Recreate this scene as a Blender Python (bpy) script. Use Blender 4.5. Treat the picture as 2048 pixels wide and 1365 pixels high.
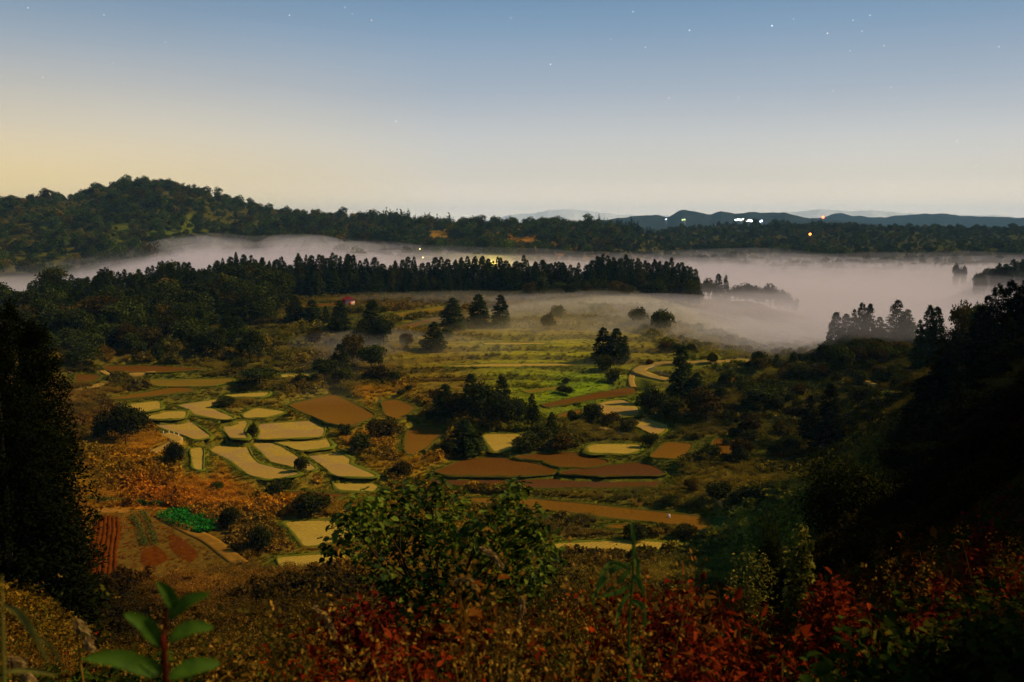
import bpy, math, random
import numpy as np

# ------------------------------------------------------------------ camera, sky, moon, exposure
scene = bpy.context.scene
for o in list(bpy.data.objects):
    bpy.data.objects.remove(o)
RNG = np.random.default_rng(11)
random.seed(11)
LENS, SENSOR = 35.0, 36.0
FPX = 2048 * LENS / SENSOR
PITCH = math.atan((682.5 - 445.0) / FPX)
cam_data = bpy.data.cameras.new('camera')
cam_data.lens = LENS
cam_data.sensor_width = SENSOR
cam_data.clip_start = 0.05
cam_data.clip_end = 30000
cam_data.dof.use_dof = True
cam_data.dof.focus_distance = 160.0
cam_data.dof.aperture_fstop = 2.8
cam = bpy.data.objects.new('camera', cam_data)
scene.collection.objects.link(cam)
cam.location = (0, 0, 0)
cam.rotation_euler = (math.pi / 2 - PITCH, 0, 0)
scene.camera = cam

MOON_AZ, MOON_EL = math.radians(82), math.radians(37)      # azimuth clockwise from the view axis
SUN_STRENGTH = 4.5
SUN_COLOR = (1.0, 0.79, 0.44)


def N(nt, kind, x=0, y=0, **kw):
    n = nt.nodes.new(kind)
    n.location = (x, y)
    for k, v in kw.items():
        setattr(n, k, v)
    return n


def L(nt, a, b):
    nt.links.new(a, b)


def pix_dir(px, py):
    u = (px - 1024) / FPX
    v = (682.5 - py) / FPX
    cp, sp = math.cos(PITCH), math.sin(PITCH)
    return np.array([u, cp + v * sp, -sp + v * cp])


def ramp(nt, stops, x=0, y=0, interp='LINEAR'):
    n = N(nt, 'ShaderNodeValToRGB', x, y)
    r = n.color_ramp
    r.interpolation = interp
    while len(r.elements) < len(stops):
        r.elements.new(0.5)
    for e, (p, c) in zip(r.elements, stops):
        e.position = p
        e.color = (c[0], c[1], c[2], 1)
    return n


def srgb(r, g, b):
    f = lambda c: c / 12.92 / 255 if c <= 10 else ((c / 255 + 0.055) / 1.055) ** 2.4
    return (f(r), f(g), f(b))


world = bpy.data.worlds.new('World')
scene.world = world
world.use_nodes = True
wt = world.node_tree
wt.nodes.clear()
w_out = N(wt, 'ShaderNodeOutputWorld', 1600, 0)
w_bg = N(wt, 'ShaderNodeBackground', 1400, 0)
w_geo = N(wt, 'ShaderNodeTexCoord', -1200, 0)
w_sep = N(wt, 'ShaderNodeSeparateXYZ', -1000, 0)
L(wt, w_geo.outputs['Generated'], w_sep.inputs[0])
# elevation: z of the unit direction; the air near the horizon is pale, blue above
ELEV = ramp(wt, [(0.0, (1.15, 0.95, 0.72)), (0.02, (.98, .84, .66)), (0.045, srgb(222, 213, 198)), (0.08, srgb(203, 202, 199)),
                 (0.125, srgb(168, 178, 190)), (0.185, srgb(128, 154, 180)), (0.245, srgb(88, 127, 163)),
                 (0.5, srgb(58, 98, 138)), (1.0, srgb(42, 76, 114))], -700, 100)
L(wt, w_sep.outputs['Z'], ELEV.inputs[0])
# glow of a town low in the north-west
w_dot = N(wt, 'ShaderNodeVectorMath', -900, -200, operation='DOT_PRODUCT')
gd = np.array([math.sin(math.radians(-40)), math.cos(math.radians(-40)), 0.0])
w_dot.inputs[1].default_value = gd
L(wt, w_geo.outputs['Generated'], w_dot.inputs[0])
w_gaz = N(wt, 'ShaderNodeMapRange', -700, -200)
w_gaz.inputs['From Min'].default_value = 0.80
w_gaz.inputs['From Max'].default_value = 1.0
L(wt, w_dot.outputs['Value'], w_gaz.inputs['Value'])
w_gel = ramp(wt, [(0.0, (1, 1, 1)), (0.04, (0.85,) * 3), (0.09, (0.42,) * 3), (0.16, (0.12,) * 3), (0.24, (0, 0, 0))], -700, -450)
L(wt, w_sep.outputs['Z'], w_gel.inputs[0])
w_gm = N(wt, 'ShaderNodeMath', -400, -300, operation='MULTIPLY')
L(wt, w_gaz.outputs[0], w_gm.inputs[0])
L(wt, w_gel.outputs[0], w_gm.inputs[1])
w_mix = N(wt, 'ShaderNodeMix', -200, 0, data_type='RGBA')
L(wt, w_gm.outputs[0], w_mix.inputs['Factor'])
L(wt, ELEV.outputs[0], w_mix.inputs[6])
w_mix.inputs[7].default_value = (*srgb(244, 210, 132), 1)
# scattered moonlight
w_sky = N(wt, 'ShaderNodeTexSky', -200, 400, sky_type='NISHITA')
w_sky.sun_disc = False
w_sky.sun_elevation = MOON_EL
w_sky.sun_rotation = MOON_AZ
w_skm = N(wt, 'ShaderNodeMix', 0, 200, data_type='RGBA', blend_type='ADD')
w_sks = N(wt, 'ShaderNodeVectorMath', -50, 400, operation='SCALE')
w_sks.inputs['Scale'].default_value = 0.006
L(wt, w_sky.outputs[0], w_sks.inputs[0])
w_skm.inputs['Factor'].default_value = 1.0
L(wt, w_mix.outputs[2], w_skm.inputs[6])
L(wt, w_sks.outputs[0], w_skm.inputs[7])
w_no = N(wt, 'ShaderNodeTexNoise', 0, 600)
w_no.inputs['Scale'].default_value = 2.2
w_no.inputs['Detail'].default_value = 3
w_st = N(wt, 'ShaderNodeMapping', -200, 700)
w_st.inputs['Scale'].default_value = (1, 1, 4)
L(wt, w_geo.outputs['Generated'], w_st.inputs[0])
L(wt, w_st.outputs[0], w_no.inputs['Vector'])
w_nm = N(wt, 'ShaderNodeMapRange', 150, 600)
w_nm.inputs['To Min'].default_value = 0.93
w_nm.inputs['To Max'].default_value = 1.07
L(wt, w_no.outputs[0], w_nm.inputs['Value'])
w_nv = N(wt, 'ShaderNodeVectorMath', 300, 400, operation='SCALE')
L(wt, w_skm.outputs[2], w_nv.inputs[0])
L(wt, w_nm.outputs[0], w_nv.inputs['Scale'])
last = w_nv.outputs[0]
# stars
STARS = [(579, 31, 1.2, 'w'), (743, 41, 1.3, 'o'), (1266, 24, 1.0, 'w'), (1379, 61, 1.6, 'w'), (1544, 52, 3.0, 'b'),
         (1655, 67, 1.8, 'o'), (1101, 129, 1.4, 'w'), (1338, 196, 1.0, 'o'), (1477, 195, 0.9, 'w'), (792, 243, 1.2, 'w'),
         (1301, 284, 0.9, 'o'), (1740, 31, 0.9, 'w'), (1706, 41, 0.8, 'w'), (1724, 63, 0.7, 'w'), (1768, 92, 0.7, 'w'),
         (1291, 95, 0.8, 'w'), (1022, 36, 0.7, 'o'), (690, 15, 0.7, 'w'), (56, 16, 0.9, 'w'), (208, 30, 0.7, 'w'),
         (86, 155, 0.7, 'w'), (226, 126, 0.6, 'o'), (331, 85, 0.6, 'w'), (548, 205, 0.6, 'w'), (1998, 94, 0.8, 'w'),
         (1666, 182, 0.7, 'o'), (1782, 175, 0.6, 'w'), (1914, 282, 0.9, 'w'), (1552, 216, 0.6, 'o'), (1587, 38, 0.6, 'w'),
         (1700, 102, 0.6, 'w'), (705, 28, 0.5, 'w'), (1040, 284, 0.5, 'o'), (1440, 262, 0.5, 'w'), (1222, 78, 0.5, 'w')]
for k, (sx, sy, b, cc) in enumerate(STARS):
    d = pix_dir(sx, sy)
    d = d / np.linalg.norm(d)
    dn = N(wt, 'ShaderNodeVectorMath', 200, -200 - k * 30, operation='DISTANCE')
    dn.inputs[1].default_value = d
    L(wt, w_geo.outputs['Generated'], dn.inputs[0])
    mr = N(wt, 'ShaderNodeMapRange', 400, -200 - k * 30)
    mr.inputs['From Min'].default_value = 0.00085
    mr.inputs['From Max'].default_value = 0.0003
    mr.inputs['To Max'].default_value = 0.5 * b
    L(wt, dn.outputs['Value'], mr.inputs['Value'])
    col = {'w': (1, 1, 0.95), 'o': (1, 0.7, 0.45), 'b': (0.7, 0.85, 1)}[cc]
    ad = N(wt, 'ShaderNodeVectorMath', 600, -200 - k * 30, operation='MULTIPLY_ADD')
    ad.inputs[1].default_value = col
    L(wt, mr.outputs[0], ad.inputs[0])
    L(wt, last, ad.inputs[2])
    last = ad.outputs[0]
L(wt, last, w_bg.inputs['Color'])
w_bg.inputs['Strength'].default_value = 1.0
L(wt, w_bg.outputs[0], w_out.inputs['Surface'])

sun_data = bpy.data.lights.new('moon', 'SUN')
sun_data.energy = SUN_STRENGTH
sun_data.angle = math.radians(0.5)
sun_data.color = SUN_COLOR
sun = bpy.data.objects.new('moon', sun_data)
scene.collection.objects.link(sun)
sun.rotation_euler = (math.pi / 2 - MOON_EL, 0, math.pi - MOON_AZ)
sun.location = (300, 0, 300)

scene.view_settings.view_transform = 'Standard'
scene.view_settings.look = 'None'
scene.view_settings.exposure = 0.0
scene.view_settings.gamma = 1.0
cy = scene.cycles
cy.max_bounces = 5
cy.diffuse_bounces = 2
cy.glossy_bounces = 1
cy.transmission_bounces = 2
cy.transparent_max_bounces = 64
cy.volume_bounces = 2
cy.sample_clamp_indirect = 3.0
cy.use_adaptive_sampling = True
cy.adaptive_threshold = 0.015
cy.use_denoising = True

# ------------------------------------------------------------------ small helpers
C = scene.collection


def tag(o, label=None, cat=None, group=None, kind=None):
    if label:
        o['label'] = label
    if cat:
        o['category'] = cat
    if group:
        o['group'] = group
    if kind:
        o['kind'] = kind
    return o


def mesh_np(name, V, F, mats=None, smooth=False, attrs=None):
    """V (n,3), F (m,k) with one k, or a list of faces"""
    me = bpy.data.meshes.new(name)
    V = np.asarray(V, dtype=np.float32)
    if isinstance(F, np.ndarray) and F.ndim == 2:
        m, k = F.shape
        me.vertices.add(len(V))
        me.vertices.foreach_set('co', V.ravel())
        me.loops.add(m * k)
        me.loops.foreach_set('vertex_index', F.astype(np.int32).ravel())
        me.polygons.add(m)
        me.polygons.foreach_set('loop_start', (np.arange(m) * k).astype(np.int32))
        me.update(calc_edges=True)
    else:
        me.from_pydata(V.tolist(), [], [list(map(int, f)) for f in F])
    if smooth and len(me.polygons):
        me.polygons.foreach_set('use_smooth', np.ones(len(me.polygons), dtype=bool))
    for an, (ty, arr) in (attrs or {}).items():
        a = me.attributes.new(an, ty, 'POINT')
        key = {'FLOAT': 'value', 'FLOAT_VECTOR': 'vector', 'FLOAT_COLOR': 'color', 'INT': 'value'}[ty]
        a.data.foreach_set(key, np.asarray(arr, dtype=np.int32 if ty == 'INT' else np.float32).ravel())
    for m_ in (mats or []):
        me.materials.append(m_)
    return me


def add(name, me, parent=None, loc=None, rot=None, scale=None):
    o = bpy.data.objects.new(name, me)
    C.objects.link(o)
    if parent is not None:
        o.parent = parent
    if loc is not None:
        o.location = loc
    if rot is not None:
        o.rotation_euler = rot
    if scale is not None:
        o.scale = scale
    return o


def empty(name, loc):
    o = add(name, None, None, loc)
    o.empty_display_size = 0.5
    return o


def merge(parts):
    """list of (V, F, tint) quads -> arrays"""
    Vs, Fs, Ts, n = [], [], [], 0
    for V, F, T in parts:
        Vs.append(V)
        Fs.append(F + n)
        Ts.append(T)
        n += len(V)
    return np.concatenate(Vs), np.concatenate(Fs), np.concatenate(Ts)


# value noise -------------------------------------------------------
_perm = np.random.default_rng(5).random((256, 256)).astype(np.float32)


def vnoise(x, y, s):
    x = np.asarray(x) / s
    y = np.asarray(y) / s
    xi, yi = np.floor(x).astype(int), np.floor(y).astype(int)
    fx, fy = x - xi, y - yi
    fx = fx * fx * (3 - 2 * fx)
    fy = fy * fy * (3 - 2 * fy)
    g = lambda a, b: _perm[a % 256, b % 256]
    return ((g(xi, yi) * (1 - fx) + g(xi + 1, yi) * fx) * (1 - fy) + (g(xi, yi + 1) * (1 - fx) + g(xi + 1, yi + 1) * fx) * fy) * 2 - 1


def fnoise(x, y, s, oct=3):
    v, a = 0, 1.0
    for k in range(oct):
        v = v + a * vnoise(x + 37.7 * k, y - 91.3 * k, s / 2 ** k)
        a *= 0.5
    return v


# ------------------------------------------------------------------ the lie of the land
def px_az(px):
    d = pix_dir(px, 445)
    return math.atan2(d[0], d[1])


def dep_z(px, py, r):
    d = pix_dir(px, py)
    return d[2] / math.hypot(d[0], d[1]) * r


def table(cols, r0=1.0, r1=4500.0, blur=4):
    """columns (px, [(r, z) or (r, 'y', py)]) -> smooth function of azimuth and distance"""
    az = np.radians(np.linspace(-60, 60, 481))
    lr = np.linspace(math.log(r0), math.log(r1), 700)
    ca, cz = [], []
    for px, prof in cols:
        p = [(q[0], q[1] if len(q) == 2 else dep_z(px, q[2], q[0])) for q in prof]
        ca.append(px_az(px))
        cz.append(np.interp(lr, [math.log(q[0]) for q in p], [q[1] for q in p]))
    cz = np.array(cz)
    G = np.empty((len(az), len(lr)), dtype=np.float64)
    for j in range(len(lr)):
        G[:, j] = np.interp(az, ca, cz[:, j])
    for _ in range(blur):
        for ax, w in ((0, 3), (1, 2)):
            P = np.pad(G, [(w, w) if a == ax else (0, 0) for a in (0, 1)], mode='edge')
            G = sum(np.take(P, range(k, k + G.shape[ax]), axis=ax) for k in range(2 * w + 1)) / (2 * w + 1)

    def f(x, y):
        x, y = np.asarray(x, float), np.asarray(y, float)
        a = np.arctan2(x, y)
        l = np.log(np.maximum(np.hypot(x, y), r0))
        i = np.clip((a - az[0]) / (az[1] - az[0]), 0, len(az) - 1.001)
        j = np.clip((l - lr[0]) / (lr[1] - lr[0]), 0, len(lr) - 1.001)
        i0, j0 = i.astype(int), j.astype(int)
        fi, fj = i - i0, j - j0
        return (G[i0, j0] * (1 - fi) + G[i0 + 1, j0] * fi) * (1 - fj) + (G[i0, j0 + 1] * (1 - fi) + G[i0 + 1, j0 + 1] * fi) * fj
    return f


FORE = [(1, -2.2), (3, -2.65), (6, -3.7), (10, -5.1), (16, -7.6), (25, -11.5), (40, -19), (60, -28), (90, -38.5), (120, -46.5)]
BASIN = [(150, 'y', 1130), (165, 'y', 1080), (190, 'y', 1000), (205, 'y', 950), (225, 'y', 900), (250, 'y', 850), (275, 'y', 800),
         (305, 'y', 750), (345, 'y', 700), (405, 'y', 650), (500, 'y', 603), (560, 'y', 590)]


def far(rs, py_shore_z, rr, ridge_py, back=-62):
    return [(rs, py_shore_z), (rr * 0.88, None), (rr, 'y', ridge_py), (rr * 1.25, back), (4500, -65)]


def farp(px, rs, zs, rr, rpy):
    zr = dep_z(px, rpy, rr)
    return [(rs, zs), (rs + (rr - rs) * 0.55, zs + (zr - zs) * 0.66), (rr, zr), (rr * 1.07, zr - 6), (rr * 1.35, -62), (4500, -66)]


VAL = [(640, -46), (760, -62), (880, -66)]
COLS = [
    (-1500, [(1, -2.0), (10, -4), (60, -16), (120, -34), (200, -42), (500, -36), (640, -45), (800, -60)] + farp(-600, 1000, -40, 1500, 415)),
    (-400, [(1, -2.2), (10, -4.6), (40, -14), (60, -20), (90, -30), (120, -40)] + BASIN[1:] + VAL + farp(-300, 1000, -40, 1500, 408)),
    (0, [(1, -2.2), (3, -2.65), (6, -3.7), (10, -5.0), (16, -7.2), (25, -10.5), (40, -15.5), (60, -21.5), (90, -34), (120, -45)] + BASIN + VAL + farp(0, 1000, -40, 1500, 409)),
    (150, FORE + BASIN + VAL + farp(150, 1000, -42, 1500, 400)),
    (215, FORE + BASIN + VAL + farp(215, 1000, -42, 1500, 385)),
    (280, FORE + BASIN + VAL + farp(280, 1000, -42, 1500, 364)),
    (400, FORE + BASIN + VAL + farp(400, 1000, -44, 1500, 388)),
    (480, FORE + BASIN + VAL + farp(480, 1000, -44, 1480, 410)),
    (560, FORE + BASIN + VAL + farp(560, 1000, -44, 1450, 428)),
    (700, FORE + BASIN + VAL + farp(700, 1000, -44, 1400, 441)),
    (800, FORE + BASIN + VAL + farp(800, 1000, -44, 1380, 441)),
    (870, FORE + BASIN + VAL + farp(870, 1000, -44, 1350, 458)),
    (940, FORE + BASIN + VAL + farp(940, 1000, -44, 1350, 447)),
    (1050, FORE + BASIN + VAL + farp(1050, 1000, -44, 1330, 449)),
    (1150, FORE + BASIN + VAL + farp(1150, 1000, -46, 1330, 450)),
    (1250, FORE + BASIN[:-1] + [(560, 'y', 588)] + VAL + farp(1250, 1020, -46, 1400, 457)),
    (1330, FORE + BASIN[:-2] + [(500, 'y', 605), (560, 'y', 592)] + VAL + farp(1330, 1060, -46, 1800, 463)),
    (1450, FORE + BASIN[:8] + [(345, 'y', 705), (405, -46), (500, -49), (560, -47), (620, -46.5), (690, -58)] + VAL[1:] + farp(1450, 1080, -44, 1950, 457)),
    (1560, FORE + [(150, 'y', 1120), (190, 'y', 985), (215, 'y', 920), (250, 'y', 845), (275, 'y', 795), (310, 'y', 742), (345, -46.5), (405, -51), (500, -55), (570, -51), (620, -50), (690, -60)] + VAL[1:] + farp(1560, 1080, -44, 2000, 456)),
    (1650, [(1, -2.2), (3, -2.6), (6, -3.6), (10, -5), (16, -7.2), (25, -10), (40, -14.5), (60, -20.5), (80, -28), (110, -38), (150, -46), (190, -49.5), (240, 'y', 890),
            (270, 'y', 825), (300, 'y', 765), (340, 'y', 715), (400, -48), (500, -58)] + VAL[1:] + farp(1650, 1090, -44, 2000, 456)),
    (1740, [(1, -2.2), (3, -2.5), (6, -3.5), (10, -4.8), (16, -6.8), (25, -9.3), (40, -13.5), (60, -19), (100, -30), (150, -39), (200, -43.5), (250, 'y', 800),
            (300, 'y', 735), (340, 'y', 695), (380, -43), (450, -54), (560, -62)] + VAL[1:] + farp(1740, 1090, -44, 1950, 457)),
    (1840, [(1, -2.2), (3, -2.4), (6, -3.3), (10, -4.5), (16, -6.2), (25, -8.5), (40, -12), (60, -16.5), (100, -25), (150, -31.5), (200, -35), (250, -37.5),
            (310, -38), (350, -40), (420, -50), (520, -62)] + VAL[1:] + farp(1840, 1080, -44, 1900, 458)),
    (1960, [(1, -2.2), (3, -2.3), (6, -3.0), (10, -4.1), (16, -5.6), (25, -7.6), (40, -10.5), (60, -14), (100, -20), (150, -24), (200, -27), (260, -31), (330, -38),
            (420, -50), (520, -60), (700, -50), (800, -46), (900, -54)] + farp(1960, 1080, -44, 1850, 463)),
    (2100, [(1, -2.2), (3, -2.2), (6, -2.8), (10, -3.6), (16, -4.7), (25, -6), (40, -8), (60, -10), (100, -13), (150, -15.5), (200, -19), (260, -26), (330, -36),
            (420, -48), (520, -58), (700, -42), (800, -37), (900, -50)] + farp(2100, 1080, -44, 1800, 469)),
    (2500, [(1, -2.2), (6, -2.2), (16, -2.6), (25, -2.5), (40, -2), (60, -1), (100, 0), (150, -1), (200, -6), (300, -25), (420, -48), (600, -55), (800, -36)] + farp(2500, 1080, -44, 1800, 462)),
    (3600, [(1, -2.2), (6, -1.6), (16, -0.8), (25, 0.5), (40, 3), (60, 7), (100, 12), (150, 14), (200, 10), (300, -10), (420, -40), (600, -55), (800, -40)] + farp(2800, 1080, -44, 1800, 455)),
]
base_z = table(COLS)


def ground_base(x, y):
    x, y = np.asarray(x, float), np.asarray(y, float)
    r = np.hypot(x, y)
    a = np.abs(np.degrees(np.arctan2(x, y)))
    z = base_z(x, y)
    back = np.clip((a - 60) / 50, 0, 1)                      # behind the camera the hilltop runs on
    z = z * (1 - back) + back * (-2.2 + 0.02 * np.minimum(r, 120) - 0.03 * np.maximum(r - 250, 0).clip(0, 2000))
    tm = np.clip((r - 285) / 25, 0, 1) * np.clip((520 - r) / 40, 0, 1) * np.clip((np.degrees(np.arctan2(x, y)) + 17) / 3, 0, 1) * np.clip((11 - np.degrees(np.arctan2(x, y))) / 3, 0, 1)
    st = (z + 0.5 * fnoise(x, y, 40, 2)) / 1.15
    fr = st - np.floor(st)
    fr = np.clip((fr - 0.72) / 0.28, 0, 1)
    z = z * (1 - tm) + tm * 1.15 * (np.floor(st) + fr * fr * (3 - 2 * fr))
    z = z + (1 - 0.8 * tm) * fnoise(x, y, 46, 3) * np.clip((r - 60) / 120, 0, 1) * np.where(r > 650, 1.6, 0.55)
    z = z + fnoise(x + 300, y, 170, 2) * np.clip((r - 700) / 500, 0, 1) * 5.0
    z = z + fnoise(x, y, 3.0, 2) * 0.12 * np.clip(1 - r / 60, 0, 1)
    return z


def hit(px, py, f=None, rmin=2.0, rmax=3500.0, skip=1.0):
    """where the line of sight first meets the ground"""
    f = f or ground_z
    d = pix_dir(px, py)
    h = math.hypot(d[0], d[1])
    rr = np.exp(np.linspace(math.log(rmin), math.log(rmax), 5000))
    x, y, z = d[0] / h * rr, d[1] / h * rr, d[2] / h * rr
    below = z < f(x, y)
    k = int(np.argmax(below)) if below.any() else len(rr) - 1
    return np.array([x[k], y[k], float(f(x[k:k + 1], y[k:k + 1])[0])])


def on_plane(px, py, z):
    d = pix_dir(px, py)
    t = z / d[2]
    return d[:2] * t


# ------------------------------------------------------------------ rice paddies traced as real plots on the terraces
def c4(pts):
    return [(120 + u / 2.923, 700 + v / 2.923) for u, v in pts]


def c5(pts):
    return [(750 + u / 2.2756, 700 + v / 2.2756) for u, v in pts]


STRAW, MAUVE, BROWN, RUST, DULL, DARK = 'straw', 'mauve', 'brown', 'rust', 'dull', 'dark'
PLOTS = [
    (STRAW, c4([(378, 325), (575, 298), (582, 345), (470, 365)]), 'small straw paddy at the top left corner of the pale terraces'),
    (STRAW, c4([(490, 368), (735, 358), (722, 402), (520, 408)]), 'narrow straw paddy below the top left corner of the terraces'),
    (MAUVE, c4([(525, 418), (745, 412), (878, 508), (800, 525), (700, 490), (600, 455)]), 'tapering straw and mauve paddy above the row of white guide posts'),
    (MAUVE, c4([(692, 325), (940, 288), (865, 335), (1015, 400), (960, 408), (790, 375), (770, 350)]), 'crooked L shaped straw paddy beside a dark bush'),
    (STRAW, c4([(965, 265), (1225, 248), (1190, 275), (1000, 275)]), 'thin bright straw paddy strip above the crooked one'),
    (STRAW, c4([(1075, 375), (1150, 340), (1320, 362), (1200, 395), (1090, 400)]), 'small wedge shaped straw paddy left of the big brown plot'),
    (MAUVE, c4([(965, 440), (1080, 415), (1088, 430), (1065, 475), (1090, 520), (1000, 512), (970, 470)]), 'small hourglass shaped straw paddy amid the terraces'),
    (MAUVE, c4([(1160, 435), (1500, 415), (1538, 440), (1535, 508), (1160, 522), (1180, 480)]), 'broad straw paddy with mauve patches below the wedge'),
    (STRAW, c4([(1245, 530), (1550, 515), (1582, 570), (1410, 592)]), 'bright straw paddy just under the broad mauve patched one'),
    (MAUVE, c4([(1440, 605), (1590, 582), (1690, 640), (1680, 668), (1855, 742), (1620, 740), (1560, 690)]), 'straw paddy with a long tail pointing right'),
    (MAUVE, c4([(1130, 548), (1240, 540), (1490, 690), (1460, 705), (1240, 655), (1190, 600)]), 'long curved straw paddy in the middle of the terraces'),
    (MAUVE, c4([(850, 575), (1070, 540), (1110, 620), (1150, 665), (1250, 690), (1400, 725), (1230, 755), (1120, 735), (1000, 640)]), 'largest curved straw paddy at the lower left of the terraces'),
    (STRAW, c4([(770, 580), (820, 572), (832, 590), (825, 710), (790, 690)]), 'tiny upright straw strip right of the bend of the track'),
    (BROWN, c4([(1340, 325), (1470, 290), (1600, 262), (1850, 385), (1680, 450), (1580, 430), (1420, 360)]), 'big rust brown humped plot right of the straw terraces'),
    (STRAW, c4([(1600, 770), (1800, 765), (1850, 800), (1830, 825), (1640, 820)]), 'small straw paddy below the long tailed one'),
    (DULL, c4([(440, 180), (1000, 170), (1010, 182), (900, 210), (600, 212)]), 'long dull olive strip above the straw terraces'),
    (STRAW, c4([(1300, 145), (1460, 145), (1445, 162), (1305, 162)]), 'tiny straw plot left of the dark pines'),
    (RUST, c4([(250, 95), (560, 95), (860, 110), (620, 130), (300, 132)]), 'long rust brown strip high on the left'),
    (RUST, c4([(95, 145), (230, 150), (205, 178), (100, 195)]), 'small rust red plot beside the tall dark conifers'),
    (BROWN, c4([(270, 290), (470, 255), (700, 215), (800, 240), (600, 262), (400, 285)]), 'dim brown strip just above the straw terraces'),
    (STRAW, c4([(1320, 1005), (1580, 1000), (1760, 1090), (1600, 1120), (1440, 1150), (1390, 1080)]), 'straw paddy directly left of the leafy foreground shrub'),
    (STRAW, c4([(1280, 1215), (1600, 1195), (1720, 1215), (1500, 1260), (1300, 1270)]), 'rutted straw strip at the foot of the leafy foreground shrub'),
    (RUST, c4([(1240, 836), (1420, 830), (1680, 852), (1560, 872), (1300, 876)]), 'dull rust strip below the straw terraces'),
    (BROWN, c5([(30, 235), (95, 228), (180, 262), (110, 318), (55, 300)]), 'small brown plot right of the big humped one'),
    (MAUVE, c5([(1015, 250), (1060, 235), (1130, 228), (1195, 265), (1195, 297), (1050, 305)]), 'pale peach paddy on the far side of a hedge'),
    (MAUVE, c5([(1110, 312), (1200, 304), (1330, 345), (1300, 380), (1270, 388), (1180, 340)]), 'pointed peach paddy right of the hedge'),
    (STRAW, c5([(975, 440), (1010, 430), (1200, 432), (1205, 455), (1150, 472), (980, 468)]), 'small bright straw paddy with a rounded right end'),
    (BROWN, c5([(1250, 490), (1330, 420), (1440, 428), (1400, 495)]), 'slanting brown plot with faint furrows'),
    (RUST, c5([(1525, 470), (1550, 405), (1665, 410), (1600, 485)]), 'slanting rust plot right of the furrowed one'),
    (RUST, c5([(1780, 462), (1890, 480), (1860, 510)]), 'small rust triangle left of the dark round tree'),
    (STRAW, c5([(490, 385), (690, 385), (610, 455), (550, 465)]), 'brown straw wedge right of the dark solitary cedar'),
    (BROWN, c5([(150, 370), (200, 345), (310, 365), (230, 445), (160, 480), (140, 450)]), 'brown sloping plot left of the dark solitary cedar'),
    (RUST, c5([(640, 488), (880, 470), (1050, 510), (960, 530), (835, 525), (790, 500)]), 'upper plot of the dark rust brown group in the middle'),
    (RUST, c5([(290, 555), (430, 500), (560, 492), (800, 540), (790, 562), (600, 568), (350, 566)]), 'left plot of the dark rust brown group in the middle'),
    (DARK, c5([(845, 560), (1000, 538), (1220, 518), (1310, 566), (1000, 568)]), 'right purplish plot of the dark brown group in the middle'),
    (DARK, c5([(200, 602), (340, 580), (820, 582), (1290, 584), (1270, 622), (820, 622), (350, 612)]), 'long dark strip under the rust brown group'),
    (BROWN, c5([(370, 676), (700, 679), (1000, 708), (1510, 765), (1520, 830), (1400, 800), (1210, 778), (900, 740), (780, 728), (640, 718)]), 'long brown paddy with a green grass edge behind the foreground shrub'),
    (BROWN, c5([(1080, 797), (1240, 800), (1215, 818), (1060, 806)]), 'sliver of brown paddy under the long one'),
    (STRAW, c5([(800, 885), (1180, 868), (1400, 888), (1430, 897), (1200, 912), (880, 925)]), 'dry straw strip right of the foreground shrub'),
    (BROWN, c5([(830, 300), (935, 272), (930, 298), (850, 310)]), 'small brown plot left of the round hedge bushes'),
    (RUST, c5([(760, 250), (1000, 200), (1180, 170), (1188, 196), (900, 238), (775, 262)]), 'long reddish strip below the green meadow'),
    (DULL, [(715, 640), (790, 628), (890, 613), (930, 612), (930, 617), (800, 636), (725, 644)], 'thin straw coloured strip near the red shed'),
    (RUST, [(785, 655), (880, 636), (884, 641), (800, 662)], 'thin reddish strip left of the three cedars'),
    (RUST, [(600, 610), (690, 606), (694, 612), (610, 616)], 'thin reddish strip left of the red shed'),
    (DULL, [(1005, 634), (1090, 634), (1085, 638), (1010, 638)], 'thin pale strip right of the three cedars'),
    (STRAW, [(1225, 800 - 72), (1000, 728), (900, 732), (900, 735), (1100, 733), (1225, 731)], 'thin straw strip across the misty meadow'),
    (DULL, c5([(680, 188), (850, 168), (860, 172), (700, 196)]), 'thin straw strip under the misty meadow'),
    (STRAW, [(968, 782 - 96), (1090, 686), (1088, 689), (970, 690)], 'faint strip high on the misty meadow'),
    (RUST, [(110, 633), (188, 634), (188, 640), (112, 638)], 'thin reddish strip amid the wood on the left'),
    (RUST, [(1445, 757), (1490, 756), (1480, 762), (1450, 763)], 'tiny rust plot above the bushes on the right'),
    (RUST, [(1785, 785), (1815, 788), (1800, 799), (1778, 797)], 'tiny rust plot at the edge of the dark right slope'),
]


def chaikin(P, n=1, f=0.15):
    P = np.asarray(P, float)
    for _ in range(n):
        Q = np.roll(P, -1, axis=0)
        P = np.stack([P * (1 - f) + Q * f, P * f + Q * (1 - f)], axis=1).reshape(-1, 2)
    return P


def resample(P, step):
    P = np.asarray(P)
    out = []
    for a, b in zip(P, np.roll(P, -1, axis=0)):
        n = max(1, int(np.ceil(np.linalg.norm(b - a) / step)))
        out += [a + (b - a) * k / n for k in range(n)]
    return np.array(out)


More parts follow.
